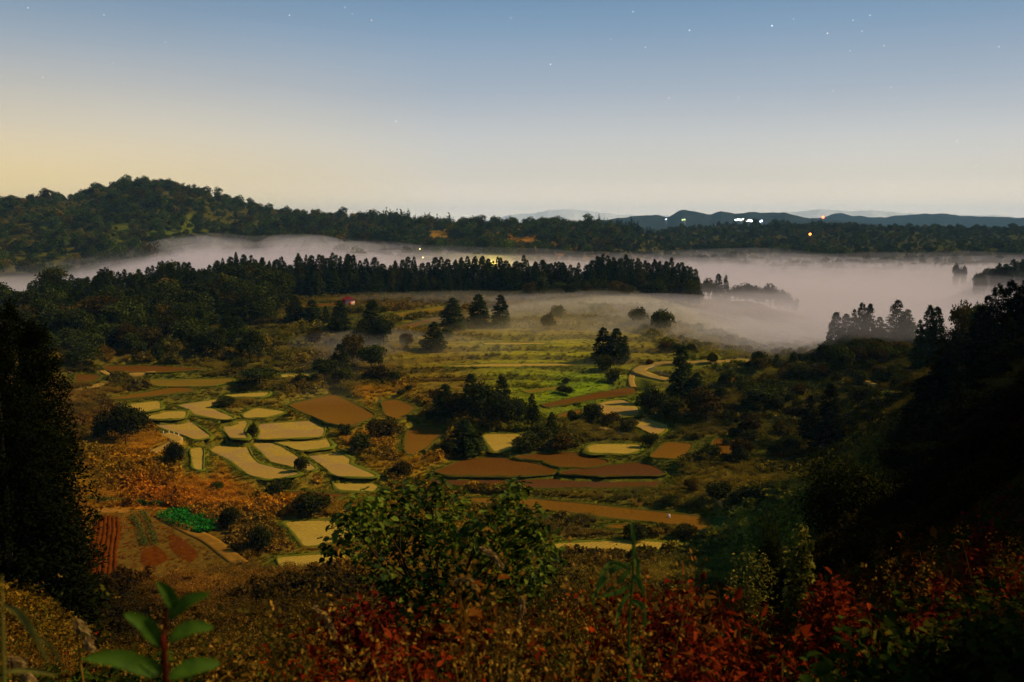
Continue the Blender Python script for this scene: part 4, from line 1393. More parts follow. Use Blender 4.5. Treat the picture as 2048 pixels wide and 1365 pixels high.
scl = np.stack([s * (0.9 + 0.2 * rng.random(n)), s * (0.9 + 0.2 * rng.random(n)), s * (0.85 + 0.35 * rng.random(n))], 1)
tag(scatter('far_wood', np.stack([fx, fy, fz - 0.6], 1), rng.random(n) * 6.28, scl, pick, far_protos), 'mixed autumn woods covering the far hills', 'woods', kind='stuff')


def grass_tuft(seed, nb=46, H=1.0, R=0.45, w=0.06, lean=0.5, head=0.0):
    rng = np.random.default_rng(seed)
    th = rng.random(nb) * 6.283
    c = np.stack([np.cos(th), np.sin(th), np.zeros(nb)], 1)
    rr = R * rng.random(nb)[:, None]
    h = H * (0.55 + 0.5 * rng.random(nb))[:, None]
    p0 = c * rr * 0.5
    p1 = c * (rr * 0.8 + lean * 0.25 * h) + np.array([0, 0, 1.0]) * h * 0.6
    p2 = c * (rr + lean * 0.8 * h * rng.random(nb)[:, None]) + np.array([0, 0, 1.0]) * h * (0.82 + 0.25 * rng.random(nb)[:, None])
    sd = np.cross(c, np.array([0, 0, 1.0])) + unit(rng, nb) * 0.4
    sd /= np.linalg.norm(sd, axis=1)[:, None]
    V = np.stack([p0 - sd * w * .4, p0 + sd * w * .4, p1 + sd * w * .5, p2, p1 - sd * w * .5], 1).reshape(-1, 3)
    k = np.arange(nb)[:, None] * 5
    F = np.concatenate([k + np.array([[0, 1, 2, 4]]), k + np.array([[4, 2, 3, 3]])])
    F = F[:nb] if False else F
    T = np.repeat(rng.random(nb), 5)
    if head > 0:
        m = int(nb * 0.6)
        q = p2[:m]
        cc = q[:, None, :] + unit(rng, m * 5).reshape(m, 5, 3) * head
        hv = leaves(cc.reshape(-1, 3), unit(rng, m * 5) + np.array([0, 0, .4]), unit(rng, m * 5), head * 1.4, head * 0.8, rng, 0.1, 0.55 + 0.45 * rng.random(m * 5))
        F = np.concatenate([k + np.array([[0, 1, 2, 4]])])
        tri = k + np.array([[4, 2, 3, 4]])
        return merge([(V, F, T), hv])
    return V, k + np.array([[0, 1, 2, 4]]), T


def leafy(seed, n, R, H, size):
    return blob_crown(seed, n, H, R, 0.0, 5, size, 1.0)


wild = [crown_mesh('grass_tuft', grass_tuft(600 + k, 50, 1.1, 0.7, 0.11, 0.5, 0.10), M_TUFT) for k in range(3)]
wild += [crown_mesh('leafy_tuft', leafy(620 + k, 190, 1.0, 1.1, 0.30), M_TUFT) for k in range(3)]
wild += [crown_mesh('short_grass', grass_tuft(640 + k, 40, 0.42, 0.7, 0.09, 0.7), M_TUFT) for k in range(2)]
wild += [crown_mesh('fine_tuft', leafy(660 + k, 620, 0.9, 1.2, 0.10), M_TUFT) for k in range(2)]
x1, y1 = fan_points(44000, 108, 320, -29, 29, rng)
x2, y2 = fan_points(30000, 320, 600, -29, 29, rng)
x3, y3 = fan_points(15000, 34, 112, -30, 36, rng)
wx, wy = np.concatenate([x1, x2, x3]), np.concatenate([y1, y2, y3])
ex_, ey_ = [], []
for p_ in paddies:
    q_ = resample(p_['P'], 0.42)
    t_ = np.roll(q_, -1, 0) - np.roll(q_, 1, 0)
    t_ /= np.linalg.norm(t_, axis=1)[:, None] + 1e-9
    o_ = rng.random(len(q_)) ** 1.5 * 1.6 + 0.02
    ex_.append(q_[:, 0] + t_[:, 1] * o_)
    ey_.append(q_[:, 1] - t_[:, 0] * o_)
n_edge = sum(len(a) for a in ex_)
wx, wy = np.concatenate([wx] + ex_), np.concatenate([wy] + ey_)
is_edge = np.zeros(len(wx), bool)
is_edge[-n_edge:] = True
wz, wd = paddy_fields(wx, wy)
ok = (is_edge & (wd > 0.0)) | (wd > 0.45 + 0.5 * rng.random(len(wx)))
for seg, w in STRIPS:
    for q in seg[::3]:
        ok &= (wx - q[0]) ** 2 + ((wy - q[1] + (4.5 if w > 4 else 0)) * (0.45 if w > 4 else 1)) ** 2 > (w * 0.5 + 0.9) ** 2
# the vegetable garden and the mown meadow stay low
GARDEN = np.array([hit(a, b, ground_z, rmin=100)[:2] for a, b in [(165, 1022), (330, 1010), (440, 1060), (470, 1120), (330, 1160), (160, 1170)]])
wx, wy, wz, wd = wx[ok], wy[ok], wz[ok], wd[ok]
n = len(wx)
wr = np.hypot(wx, wy)
mead_c = hit(1080, 715, ground_z, rmin=200)
mead = np.clip(1.25 - np.hypot((wx - mead_c[0]) / 42, (wy - mead_c[1]) / 70), 0, 1) > 0.15
clump = fnoise(wx, wy, 14, 3)
near_p = wd < 3.2
gard = inside_dist(GARDEN, wx, wy) < 0.5
bz_ = bank_zone(wx, wy)
low = near_p | (mead & ~bz_) | gard
pick = np.where(low, 6 + (rng.random(n) * 2).astype(int), np.where(clump > 0.15, 3 + (rng.random(n) * 3).astype(int), (rng.random(n) * 3).astype(int)))
s = np.where(low, 0.8 + 0.5 * rng.random(n), (0.65 + 0.8 * rng.random(n) ** 1.6) * (1.0 + 0.45 * np.clip(clump, -1, 1)))
s = s * np.where(wr > 320, 1.35, 1.0) * np.where(gard, 0.75, 1.0) * np.where(wd < 1.2, 0.7, 1.0)
pick = np.where(bz_ & (wr > 280), (rng.random(n) * 3).astype(int), pick)
s = s * np.where(bz_ & (wr > 280), 0.6, 1.0)
pick = np.where(wr < 105, 8 + (rng.random(n) * 2).astype(int), pick)
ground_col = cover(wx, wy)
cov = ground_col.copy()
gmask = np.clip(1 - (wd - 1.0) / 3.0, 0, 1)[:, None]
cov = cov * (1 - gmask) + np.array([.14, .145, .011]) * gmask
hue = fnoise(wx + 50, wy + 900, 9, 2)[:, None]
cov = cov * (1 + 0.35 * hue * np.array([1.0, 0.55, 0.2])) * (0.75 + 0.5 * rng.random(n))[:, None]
keepm = ~(mead & ~bz_ & (rng.random(n) < 0.8))
sel = np.nonzero(keepm)[0]
scl = np.stack([s * 1.15, s * 1.15, s * (0.8 + 0.4 * rng.random(n))], 1)
tag(scatter('wild_growth', np.stack([wx, wy, wz - 0.05], 1)[sel], rng.random(n)[sel] * 6.28, scl[sel], pick[sel], wild, cov[sel]),
    'tangled dry grass and weeds covering banks and slopes', 'undergrowth', kind='stuff')

# ------------------------------------------------------------------ foreground undergrowth
M_REDLEAF = leaf_mat('red_autumn_leaf', (.025, .0025, .001), (.23, .024, .004), 0.5, (.17, .055, .007), 0.35, 0.3)
M_DRY = leaf_mat('dry_tan_stalk', (.025, .012, .002), (.33, .16, .02), 0.55, (.13, .10, .012), 0.3, 0.2)
M_DARKLEAF = leaf_mat('dark_vine_leaf', (.005, .010, .0015), (.045, .064, .006), 0.55, (.08, .06, .007), 0.25, 0.25)
M_BROWNWEED = leaf_mat('brown_weed', (.012, .006, .001), (.19, .082, .009), 0.6, (.075, .07, .008), 0.3, 0.2)
M_STEM = simple_mat('weed_stem', (.04, .022, .010), (.07, .035, .014), 8.0)


def weed(seed, H=1.0, n=60, ln=0.08, wd=0.045, droop=0.2, nst=3, spread=0.35, heads=0):
    rng = np.random.default_rng(seed)
    parts = []
    for k in range(nst):
        a = rng.random() * 6.283
        tip = np.array([math.cos(a) * spread, math.sin(a) * spread, H * (0.75 + 0.35 * rng.random())])
        t = np.linspace(0, 1, 5)[:, None]
        pts = tip * t * np.array([1, 1, 0]) * t ** 0.6 + np.array([0, 0, 1.0]) * tip[2] * t + rng.standard_normal((5, 3)) * 0.015
        parts.append(tube(pts, np.linspace(0.007, 0.003, 5), 3))
        m = n // nst
        f = 0.2 + 0.8 * rng.random(m) ** 0.8
        c = np.stack([np.interp(f, t[:, 0], pts[:, j]) for j in range(3)], 1)
        d = unit(rng, m) * np.array([1, 1, 0.5]) - np.array([0, 0, droop])
        c = c + d * rng.random(m)[:, None] * 0.10
        nn = unit(rng, m) * 0.7 + np.array([0, 0, 1.0])
        s = (0.6 + 0.7 * rng.random(m))
        parts.append(leaves(c, d, nn, ln * s, wd * s, rng, 0.12, None, wd > 0.03))
        if heads:
            hh = tip + rng.standard_normal((heads, 3)) * np.array([.05, .05, .10])
            parts.append(leaves(hh, unit(rng, heads) + np.array([0, 0, .6]), unit(rng, heads), 0.035, 0.02, rng, 0.1, 0.6 + 0.4 * rng.random(heads)))
    return merge(parts)


fg = [crown_mesh('red_weed', weed(700 + k, 0.95, 84, 0.085, 0.05, 0.25, 4, 0.4), M_REDLEAF) for k in range(3)]           # 0..2
fg += [crown_mesh('dry_grass', grass_tuft(710 + k, 46, 1.25, 0.35, 0.011, 0.8, 0.022), M_DRY) for k in range(3)]            # 3..5
fg += [crown_mesh('vine', weed(720 + k, 0.6, 110, 0.085, 0.07, 0.1, 4, 0.5), M_DARKLEAF) for k in range(3)]                 # 6..8
fg += [crown_mesh('brown_weed', weed(730 + k, 1.0, 90, 0.06, 0.02, 0.1, 5, 0.3, 26), M_BROWNWEED) for k in range(3)]       # 9..11


def fg_layer(name, label, cat, picks, count, prob, r0=3.6, r1=46, hs=1.0):
    x, y = fan_points(count, r0, r1, -36, 38, rng, 1.35)
    z = ground_base(x, y)
    px = 1024 + FPX * np.tan(np.arctan2(x, y))
    r = np.hypot(x, y)
    p = prob(px, r, x, y)
    k = rng.random(count) < p
    x, y, z, px, r = x[k], y[k], z[k], px[k], r[k]
    m = len(x)
    s = hs * (0.55 + 0.5 * rng.random(m)) * np.clip(1.0 + 0.75 * fnoise(x + hs * 40, y - 20, 1.9, 2), 0.35, 1.7)
    keep_ = r > np.where(px > 1600, 5.8, np.where(px < 350, 6.0, 4.8))
    x, y, z, px, r, s = x[keep_], y[keep_], z[keep_], px[keep_], r[keep_], s[keep_]
    m = len(x)
    # tops stay under the sight line to the terraces
    lim = np.interp(px, [-400, 0, 500, 900, 1400, 1700, 1900, 2100, 2600], [1165, 1165, 1175, 1165, 1130, 1095, 1060, 1030, 1000]) + rng.standard_normal(m) * 26 - 25 * fnoise(x, y, 2.5, 2)
    u = (lim - 682.5) / FPX
    zl = -np.tan(np.arctan(u) + PITCH) * r
    s = np.clip(np.minimum(s, (zl - z) / 1.05), 0.22, 1.6)
    scl_ = np.stack([s ** 0.7, s ** 0.7, s], 1)
    pk = np.array(picks)[(rng.random(m) * len(picks)).astype(int)]
    pk = pk - min(picks)
    tag(scatter(name, np.stack([x, y, z - 0.03], 1), rng.random(m) * 6.28, scl_, pk, [fg[i] for i in sorted(picks)], None, rng.standard_normal((m, 2)) * 0.14), label, cat, kind='stuff')


def band(px, a, b, soft=120):
    return np.clip((px - a) / soft + 0.5, 0, 1) * np.clip((b - px) / soft + 0.5, 0, 1)


nz = lambda x, y, s, o: 0.5 + 0.6 * fnoise(x + o, y - o, s, 2)
fg_layer('red_weeds', 'red leaved autumn weeds in the foreground', 'weeds', [0, 1, 2], 7600,
         lambda px, r, x, y: np.clip((0.95 * band(px, 600, 900) + 0.6 * band(px, 900, 1280) + 1.0 * band(px, 1280, 2400) + 0.05) * np.clip(nz(x, y, 2.2, 11) * 2.2 - 0.65, 0, 1), 0, 1), hs=1.05)
fg_layer('dry_grass', 'dry tan grass in the foreground', 'grass', [3, 4, 5], 3600,
         lambda px, r, x, y: np.clip((0.8 * band(px, -600, 700) * np.where(px < 330, 0.5, 1) + 0.7 * band(px, 850, 1250) + 0.06) * np.clip(nz(x, y, 2.6, 71) * 2.0 - 0.45, 0, 1), 0, 1))
fg_layer('dark_vines', 'dark green vines and leaves in the foreground', 'vines', [6, 7, 8], 8500,
         lambda px, r, x, y: np.clip(0.62 + 0.3 * band(px, 1000, 2400) * nz(x, y, 1.8, 31), 0, 1), hs=0.95)
fg_layer('brown_weeds', 'brown seeding weeds in the foreground', 'weeds', [9, 10, 11], 4600,
         lambda px, r, x, y: np.clip((0.85 * band(px, -700, 760) * np.where(px < 330, 0.5, 1) + 0.5 * band(px, 800, 1350) + 0.08) * np.clip(nz(x, y, 3.2, 131) * 1.9 - 0.35, 0.05, 1), 0, 1), hs=1.0)


# ------------------------------------------------------------------ single plants close to the camera
def at(px, py, r):
    d = pix_dir(px, py)
    return d / math.hypot(d[0], d[1]) * r


def ground_under(px, r):
    d = at(px, 900, r)
    return np.array([d[0], d[1], float(ground_base(d[0:1], d[1:2])[0])])


def blade(pts, w, fold=0.25, twist=None, taper_base=0.35, n=14):
    """long leaf: ribbon with a keel through the control points"""
    pts = np.asarray(pts, float)
    k = len(pts)
    t = np.linspace(0, k - 1, n)
    P = np.empty((n, 3))
    for a, tv in enumerate(t):
        i = min(int(tv), k - 2)
        f = tv - i
        p0, p1, p2, p3 = pts[max(i - 1, 0)], pts[i], pts[i + 1], pts[min(i + 2, k - 1)]
        P[a] = 0.5 * ((2 * p1) + (-p0 + p2) * f + (2 * p0 - 5 * p1 + 4 * p2 - p3) * f * f + (-p0 + 3 * p1 - 3 * p2 + p3) * f ** 3)
    T = np.gradient(P, axis=0)
    T /= np.linalg.norm(T, axis=1)[:, None] + 1e-9
    ref = np.array([0, 0, 1.0]) if twist is None else np.asarray(twist, float)
    S = np.cross(T, ref)
    S /= np.linalg.norm(S, axis=1)[:, None] + 1e-9
    U = np.cross(S, T)
    f = np.linspace(0, 1, n)
    prof = np.where(f < 0.4, taper_base + (1 - taper_base) * np.sin(f / 0.4 * math.pi / 2), np.cos((f - 0.4) / 0.6 * math.pi / 2) ** 0.7)
    hw = (w * 0.5 * prof)[:, None]
    V = np.stack([P - S * hw + U * hw * fold * 2, P, P + S * hw + U * hw * fold * 2], 1).reshape(-1, 3)
    F = []
    for a in range(n - 1):
        for j in range(2):
            F.append([a * 3 + j, a * 3 + j + 1, (a + 1) * 3 + j + 1, (a + 1) * 3 + j])
    return V, np.array(F), np.clip(np.repeat(0.35 + 0.5 * f, 3) + np.random.default_rng(n).standard_normal(3 * n) * 0.16, 0, 1)


def thing_from(name, base, label, cat, parts, group=None):
    e = tag(empty(name, tuple(base)), label, cat, group)
    for pn, (V, F, T), mat in parts:
        V = np.asarray(V) - np.asarray(base)
        add(pn, mesh_np(pn, V, np.asarray(F), [mat], True, {'tint': ('FLOAT', T)}), e)
    return e


M_SAPLEAF = leaf_mat('sapling_leaf', (.008, .028, .002), (.055, .105, .006), 0.0, None, 0, 0.25, rough=0.6, spec=0.05)
M_SAPSTEM = simple_mat('dark_red_stem', (.012, .006, .003), (.07, .008, .004), 9.0, 0.5)
M_REED = leaf_mat('reed_leaf', (.018, .045, .008), (.075, .13, .016), 0.0, None, 0, 0.3)
M_REEDDRY = leaf_mat('yellowing_blade', (.06, .055, .012), (.20, .17, .03), 0.0, None, 0, 0.3)
M_SHRUBLEAF = leaf_mat('shrub_leaf', (.010, .024, .002), (.15, .185, .012), 0.0, None, 0, 0.35, rough=0.6, spec=0.06)
M_PLUME = leaf_mat('pale_plume', (.16, .09, .025), (.34, .21, .07), 0.0, None, 0, 0.3)

# sapling at the lower left
r = 2.6
g = ground_under(330, r)
sp = [g, at(332, 1365, r), at(326, 1290, r), at(334, 1210, r)]
parts = [('stem', tube(blade(sp, 0.01)[0][1::3], np.linspace(0.011, 0.004, 14), 7), M_SAPSTEM)]
for (a, b, c, w) in [((322, 1292), (290, 1250), (247, 1228), .040), ((338, 1283), (380, 1258), (427, 1256), .038), ((318, 1350), (250, 1322), (168, 1318), .048), ((335, 1358), (390, 1335), (440, 1328), .044),
                     ((336, 1240), (375, 1205), (420, 1188), .036), ((350, 1218), (338, 1190), (314, 1163), .035), ((322, 1345), (300, 1330), (270, 1312), .03)]:
    dr = random.uniform(-0.06, 0.06)
    parts.append(('leaf', blade([at(*a, r), at(*b, r + dr * .5), at(*c, r + dr)], w, 0.3, (0.1, -0.8, 0.6), 0.15), M_SAPLEAF))
thing_from('sapling', g, 'blurred green sapling with a red stem at the lower left', 'sapling', parts)

# reed with arching blades, right of the shrub
r = 5.2
g = ground_under(1262, r)
parts = [('stem', tube([g, at(1258, 1250, r), at(1266, 1150, r), at(1267, 1090, r)], [.008, .008, .007, .004], 6), M_REED)]
for pts, w in [([(1266, 1120), (1267, 1080), (1263, 1042)], .022), ([(1264, 1130), (1225, 1140), (1180, 1200)], .032), ([(1262, 1135), (1240, 1160), (1210, 1188)], .03), ([(1265, 1150), (1278, 1165), (1288, 1195)], .03),
               ([(1262, 1170), (1235, 1185), (1195, 1195)], .026), ([(1262, 1200), (1285, 1215), (1290, 1260)], .03), ([(1260, 1140), (1225, 1125), (1200, 1160), (1185, 1215)], .024), ([(1262, 1180), (1240, 1215), (1232, 1260)], .024),
               ([(1267, 1110), (1275, 1130), (1276, 1165)], .024)]:
    parts.append(('leaf', blade([at(a, b, r + random.uniform(-.08, .08)) for a, b in pts], w, 0.3, (0, -1, 0.3)), M_REED))
thing_from('reed_plant', g, 'tall green reed with arching blades right of the leafy shrub', 'reed', parts)

# grass blades at the left edge
r = 3.0
g = ground_under(4, r)
thing_from('tall_grass', g, 'tall yellow green grass with a drooping blade at the left edge', 'grass',
           [('stem', tube([g, at(8, 1365, r), at(5, 1250, r), at(4, 1150, r)], [.007, .006, .005, .002], 5), M_REEDDRY),
            ('leaf', blade([at(8, 1212, r), at(40, 1225, r), at(72, 1272, r), at(100, 1330, r + .1)], .024, 0.3, (0, -1, .3)), M_REEDDRY),
            ('leaf', blade([at(6, 1345, r), at(60, 1340, r), at(118, 1352, r)], .016, 0.3, (0, -1, .3)), M_REEDDRY),
            ('leaf', blade([at(72, 1270, r), at(100, 1290, r), at(125, 1330, r)], .012, 0.3, (0, -1, .3)), M_REEDDRY)])

# leafy shrub in the middle
r = 13.0
g = ground_under(880, r)
rng2 = np.random.default_rng(9)
LOBES = [(860, 985, 48), (800, 1000, 42), (745, 1010, 46), (905, 1010, 40), (700, 1060, 46), (668, 1092, 34), (760, 1060, 52), (830, 1050, 58), (900, 1060, 56), (1020, 990, 32), (1010, 1030, 46), (960, 1060, 48),
         (1060, 1045, 44), (1085, 1090, 44), (1030, 1090, 54), (1105, 1125, 32), (960, 1110, 56), (880, 1110, 56), (800, 1105, 46), (1070, 1145, 40), (1010, 1150, 46), (930, 1165, 52), (730, 1110, 30), (860, 1170, 40), (690, 1030, 26), (1040, 975, 22), (800, 1175, 44), (985, 1200, 46), (1050, 1185, 40), (760, 1150, 36), (890, 1215, 48), (830, 1225, 40)]
lp = []
brs = []
fork = g + np.array([0, 0, 0.9])
for k, (lx, ly, lr_) in enumerate(LOBES):
    dep_r = r + rng2.uniform(-0.9, 0.9)
    c = at(lx, ly, dep_r)
    R3 = lr_ / FPX * r
    mid = (fork + c) / 2 + rng2.standard_normal(3) * 0.12 + np.array([0, 0, 0.1])
    brs.append(tube([g + rng2.standard_normal(3) * np.array([.12, .12, 0]), fork * 0.6 + g * 0.4 + rng2.standard_normal(3) * 0.1, mid, c], [.028, .022, .014, .004], 5))
    m = int(118 * (lr_ / 45) ** 2)
    v = unit(rng2, m)
    p = c + v * (R3 * rng2.random(m) ** 0.45)[:, None] * np.array([1, 1.2, 0.85])
    d = unit(rng2, m) * np.array([1, 1, .5]) + v * 0.4 - np.array([0, 0, 0.35])
    nn = unit(rng2, m) * 0.6 + np.array([0, 0, 1.0])
    s = 0.085 * (0.6 + 0.7 * rng2.random(m))
    base_t = np.clip(0.45 + 0.3 * rng2.standard_normal() + 0.32 * rng2.standard_normal(m), 0, 1)
    lp.append(leaves(p, d, nn, s * 1.2, s * 0.95, rng2, 0.12, base_t, True))
thing_from('leafy_shrub', g, 'big green leafy shrub in the middle of the foreground', 'shrub', [('branch', b, M_STEM) for b in brs] + [('foliage', merge(lp), M_SHRUBLEAF)])

# withered pampas plumes
for px, pts, rr, lab in [(960, [(958, 1094), (985, 1112), (1000, 1130)], 9, 'brown withered plume in front of the leafy shrub'),
                         (935, [(905, 1172), (935, 1160), (960, 1195)], 8, 'pale arching plume below the leafy shrub'),
                         (165, [(150, 1240), (165, 1262), (178, 1290)], 6, 'thin tan plume at the lower left'),
                         (45, [(20, 1315), (40, 1335), (55, 1362)], 5, 'tan plume near the bottom left corner'),
                         (1040, [(1040, 1195), (1045, 1215), (1035, 1240)], 8, 'upright straw plume right of the arching one'),
                         (640, [(625, 1215), (650, 1235), (665, 1262)], 8, 'tan plume left of the red weeds under the shrub')]:
    g = ground_under(px, rr)
    P = [at(a, b, rr) for a, b in pts]
    rg = np.random.default_rng(px)
    sp_ = blade(P, 0.01, n=40)[0][1::3]
    c = np.repeat(sp_, 6, 0) + rg.standard_normal((240, 3)) * 0.008
    tdir = np.repeat(np.gradient(sp_, axis=0), 6, 0)
    tdir /= np.linalg.norm(tdir, axis=1)[:, None]
    pl_ = leaves(c, tdir + unit(rg, 240) * 0.5, unit(rg, 240), 0.06, 0.012, rg)
    stalk = tube([g, (g + P[0]) / 2 + np.array([0, 0, .1]), P[0], P[1]], [.006, .005, .004, .002], 4)
    thing_from('plume_grass', g, lab, 'plume grass', [('stalk', stalk, M_DRY), ('plume', pl_, M_PLUME)], 'withered plumes in the foreground')

# coloured shrubs standing out of the undergrowth
M_YEL = leaf_mat('yellow_green_leaf', (.07, .065, .010), (.24, .20, .025), 0.0, None, 0, 0.3)
M_REDB = leaf_mat('bright_red_leaf', (.06, .005, .002), (.28, .040, .008), 0.0, None, 0, 0.35)
M_REDD = leaf_mat('deep_red_leaf', (.05, .004, .003), (.17, .018, .008), 0.0, None, 0, 0.3)
for px, top, bot, w, rr, mat, ln, lab in [
    (1500, 1085, 1150, 90, 15, M_YEL, .07, 'yellow green feathery bush left of the big dark round tree'),
    (1602, 1050, 1130, 44, 14, M_YEL, .10, 'upright pale green leafy shoot in front of the dark round tree'),
    (1680, 1140, 1260, 110, 9, M_REDB, .09, 'bright orange red shrub at the lower right'),
    (1965, 1035, 1190, 130, 12, M_REDD, .08, 'tall deep red shrub near the right edge'),
    (740, 1180, 1290, 120, 8, M_REDD, .08, 'deep red shrub below the leafy shrub'),
    (1350, 1180, 1300, 120, 8, M_REDD, .09, 'deep red shrub right of the reed'),
    (1400, 1280, 1365, 200, 6, M_REDB, .08, 'wide red shrub at the bottom right of the middle'),
    (1880, 1160, 1280, 150, 9, M_REDD, .08, 'dark red shrub between the bright one and the right edge'),
    (800, 1290, 1365, 160, 6, M_REDB, .07, 'red shrub at the bottom under the leafy shrub'),
    (450, 1270, 1350, 150, 7, M_DRY, .06, 'golden brown seeding weed bush right of the sapling'),
    (600, 1250, 1340, 170, 7.5, M_DRY, .06, 'golden brown weed bush at the bottom left of the middle'),
    (1010, 1230, 1330, 130, 7, M_DRY, .07, 'straw coloured weed bush under the leafy shrub'),
]:
    g = ground_under(px, rr)
    rg = np.random.default_rng(px + 3)
    tp, bt = at(px, top, rr), at(px, bot, rr)
    Wm = w / FPX * rr
    parts = []
    nb = 13
    tw = []
    for k in range(nb):
        f = rg.random()
        tip = tp * (1 - f) + bt * f + np.array([rg.uniform(-.5, .5) * Wm * (0.45 + 0.75 * f), rg.uniform(-.4, .4) * Wm, 0])
        midp = (g + tip) / 2 + rg.standard_normal(3) * 0.06
        tw.append(tube([g + rg.standard_normal(3) * np.array([.05, .05, 0]), midp, tip], [.009, .006, .002], 4))
        m = 46
        q = rg.random(m)[:, None] ** 0.7
        c = midp * (1 - q) + tip * q + rg.standard_normal((m, 3)) * 0.07 * (Wm ** 0.5)
        d = unit(rg, m) * np.array([1, 1, .6]) - np.array([0, 0, .25])
        s = ln * (0.55 + 0.7 * rg.random(m))
        parts.append(leaves(c, d, unit(rg, m) * .7 + np.array([0, 0, .9]), s, s * .5, rg, 0.12, None, True))
    thing_from('autumn_shrub', g, lab, 'shrub', [('stem', merge(tw), M_STEM), ('foliage', merge(parts), mat)])

# ------------------------------------------------------------------ vegetable garden on the lower left
M_CAB = leaf_mat('vegetable_leaf', (.010, .06, .006), (.035, .26, .022), 0.15, None, 0, 0.25)
M_CROP = leaf_mat('row_crop_leaf', (.03, .045, .008), (.085, .11, .016), 0.1, None, 0, 0.25)
M_REDSOIL = simple_mat('red_soil', (.075, .013, .0005), (.12, .030, .001), 0.9)
M_TANSOIL = simple_mat('sandy_soil', (.20, .085, .010), (.27, .12, .016), 0.9)
M_OLIVE = simple_mat('trodden_grass', (.085, .048, .005), (.13, .068, .007), 0.8)


def sheet(name, pix, mat, lift, rmin=100, label=None, cat=None):
    P = resample(chaikin(np.array([hit(a, b, ground_z, rmin=rmin)[:2] for a, b in pix]), 2), 1.5)
    c = P.mean(0)
    bm = bmesh.new()
    # fill with a fan of rings so that the sheet follows the ground
    V = []
    for f in np.linspace(1, 0.08, 7):
        q = c + (P - c) * f
        V.append(np.stack([q[:, 0], q[:, 1], ground_z(q[:, 0], q[:, 1]) + lift], 1))
    n_ = len(P)
    V.append(np.array([[c[0], c[1], float(ground_z(c[0:1], c[1:2])[0]) + lift]]))
    V = np.concatenate(V)
    k = np.arange(n_)
    F = [list(q) for a in range(6) for q in np.stack([a * n_ + k, a * n_ + (k + 1) % n_, (a + 1) * n_ + (k + 1) % n_, (a + 1) * n_ + k], 1)]
    F += [[6 * n_ + a, 6 * n_ + (a + 1) % n_, 7 * n_] for a in range(n_)]
    bm.free()
    o = add(name, mesh_np(name, V, F, [mat], True))
    return o


tag(sheet('ground', [(165, 1022), (330, 1016), (440, 1040), (480, 1125), (440, 1150), (330, 1165), (158, 1175)], M_OLIVE, 0.05), kind='structure')
tag(sheet('soil', [(190, 1035), (232, 1035), (245, 1060), (232, 1100), (236, 1160), (168, 1172), (175, 1110), (196, 1075)], M_REDSOIL, 0.11), kind='structure')
tag(sheet('soil', [(285, 1100), (318, 1095), (340, 1120), (300, 1140), (280, 1125)], M_REDSOIL, 0.12), kind='structure')
tag(sheet('soil', [(335, 1070), (360, 1075), (400, 1110), (380, 1130), (345, 1105)], M_REDSOIL, 0.12), kind='structure')
tag(sheet('soil', [(190, 1018), (258, 1020), (260, 1028), (192, 1027)], M_TANSOIL, 0.12), kind='structure')


def furrow(pix, rad, mat, parent, seed):
    rg = np.random.default_rng(seed)
    P = np.array([hit(a, b, ground_z, rmin=100) for a, b in pix])
    P = np.concatenate([P[k] + (P[k + 1] - P[k]) * np.linspace(0, 1, 14, endpoint=False)[:, None] for k in range(len(P) - 1)])
    P[:, 2] = ground_z(P[:, 0], P[:, 1]) + 0.02
    V, F, T = tube(P, rad * (1 + 0.25 * rg.standard_normal(len(P)).clip(-1.5, 1.5)), 8)
    V = V + rg.standard_normal(V.shape) * 0.05
    add('furrow', mesh_np('furrow', V, F, [mat], True), parent)


plot_ = [o for o in C.objects if o.name.startswith('soil')][0]
for k_ in range(6):
    u_ = k_ / 5
    furrow([(193 + 42 * u_, 1036), (190 + 46 * u_, 1070), (182 + 48 * u_, 1110), (172 + 58 * u_, 1165)], 0.36, M_REDSOIL, plot_, 900 + k_)


def crop_row(pix, w, h, n, size, seed):
    rg = np.random.default_rng(seed)
    P = np.array([hit(a, b, ground_z, rmin=100) for a, b in pix])
    t = rg.random(n) * (len(P) - 1)
    i = np.minimum(t.astype(int), len(P) - 2)
    f = (t - i)[:, None]
    c = P[i] * (1 - f) + P[i + 1] * f
    dr = P[i + 1] - P[i]
    nr = np.stack([-dr[:, 1], dr[:, 0]], 1)
    nr /= np.linalg.norm(nr, axis=1)[:, None]
    o = rg.uniform(-.5, .5, n)
    c[:, :2] += nr * (o * w)[:, None]
    c[:, 2] += h * np.sqrt(np.clip(1 - (2 * o) ** 2, 0, 1)) * (0.5 + 0.5 * rg.random(n)) + 0.1
    v = unit(rg, n)
    v[:, 2] = np.abs(v[:, 2])
    s = size * (0.6 + 0.7 * rg.random(n))
    return leaves(c, v, unit(rg, n) * .6 + np.array([0, 0, 1]), s, s * 0.7, rg)


g = hit(385, 1045, ground_z, rmin=100)
rows = [[(322, 1034), (350, 1050), (395, 1066), (412, 1070)], [(334, 1030), (370, 1048), (415, 1064), (425, 1066)], [(350, 1028), (385, 1043), (428, 1058)], [(364, 1026), (395, 1038), (432, 1050)], [(380, 1024), (405, 1030), (430, 1042)]]
thing_from('vegetable_patch', g, 'bright green patch of leafy vegetables in the lower left', 'vegetable patch', [('crop_row', crop_row(p, 1.9, 0.95, 850, 0.42, 40 + k), M_CAB) for k, p in enumerate(rows)])
for k, (p, lab) in enumerate([([(263, 1036), (278, 1055), (284, 1080), (290, 1096)], 'left of two narrow green crop rows on the red field'), ([(283, 1030), (298, 1050), (305, 1075), (312, 1094)], 'right of two narrow green crop rows on the red field')]):
    g = hit(*p[1], ground_z, rmin=100)
    thing_from('crop_row', g, lab, 'crop row', [('foliage', crop_row(p, 0.9, 0.6, 600, 0.28, 60 + k), M_CROP)])
g = hit(250, 1008, ground_z, rmin=100)
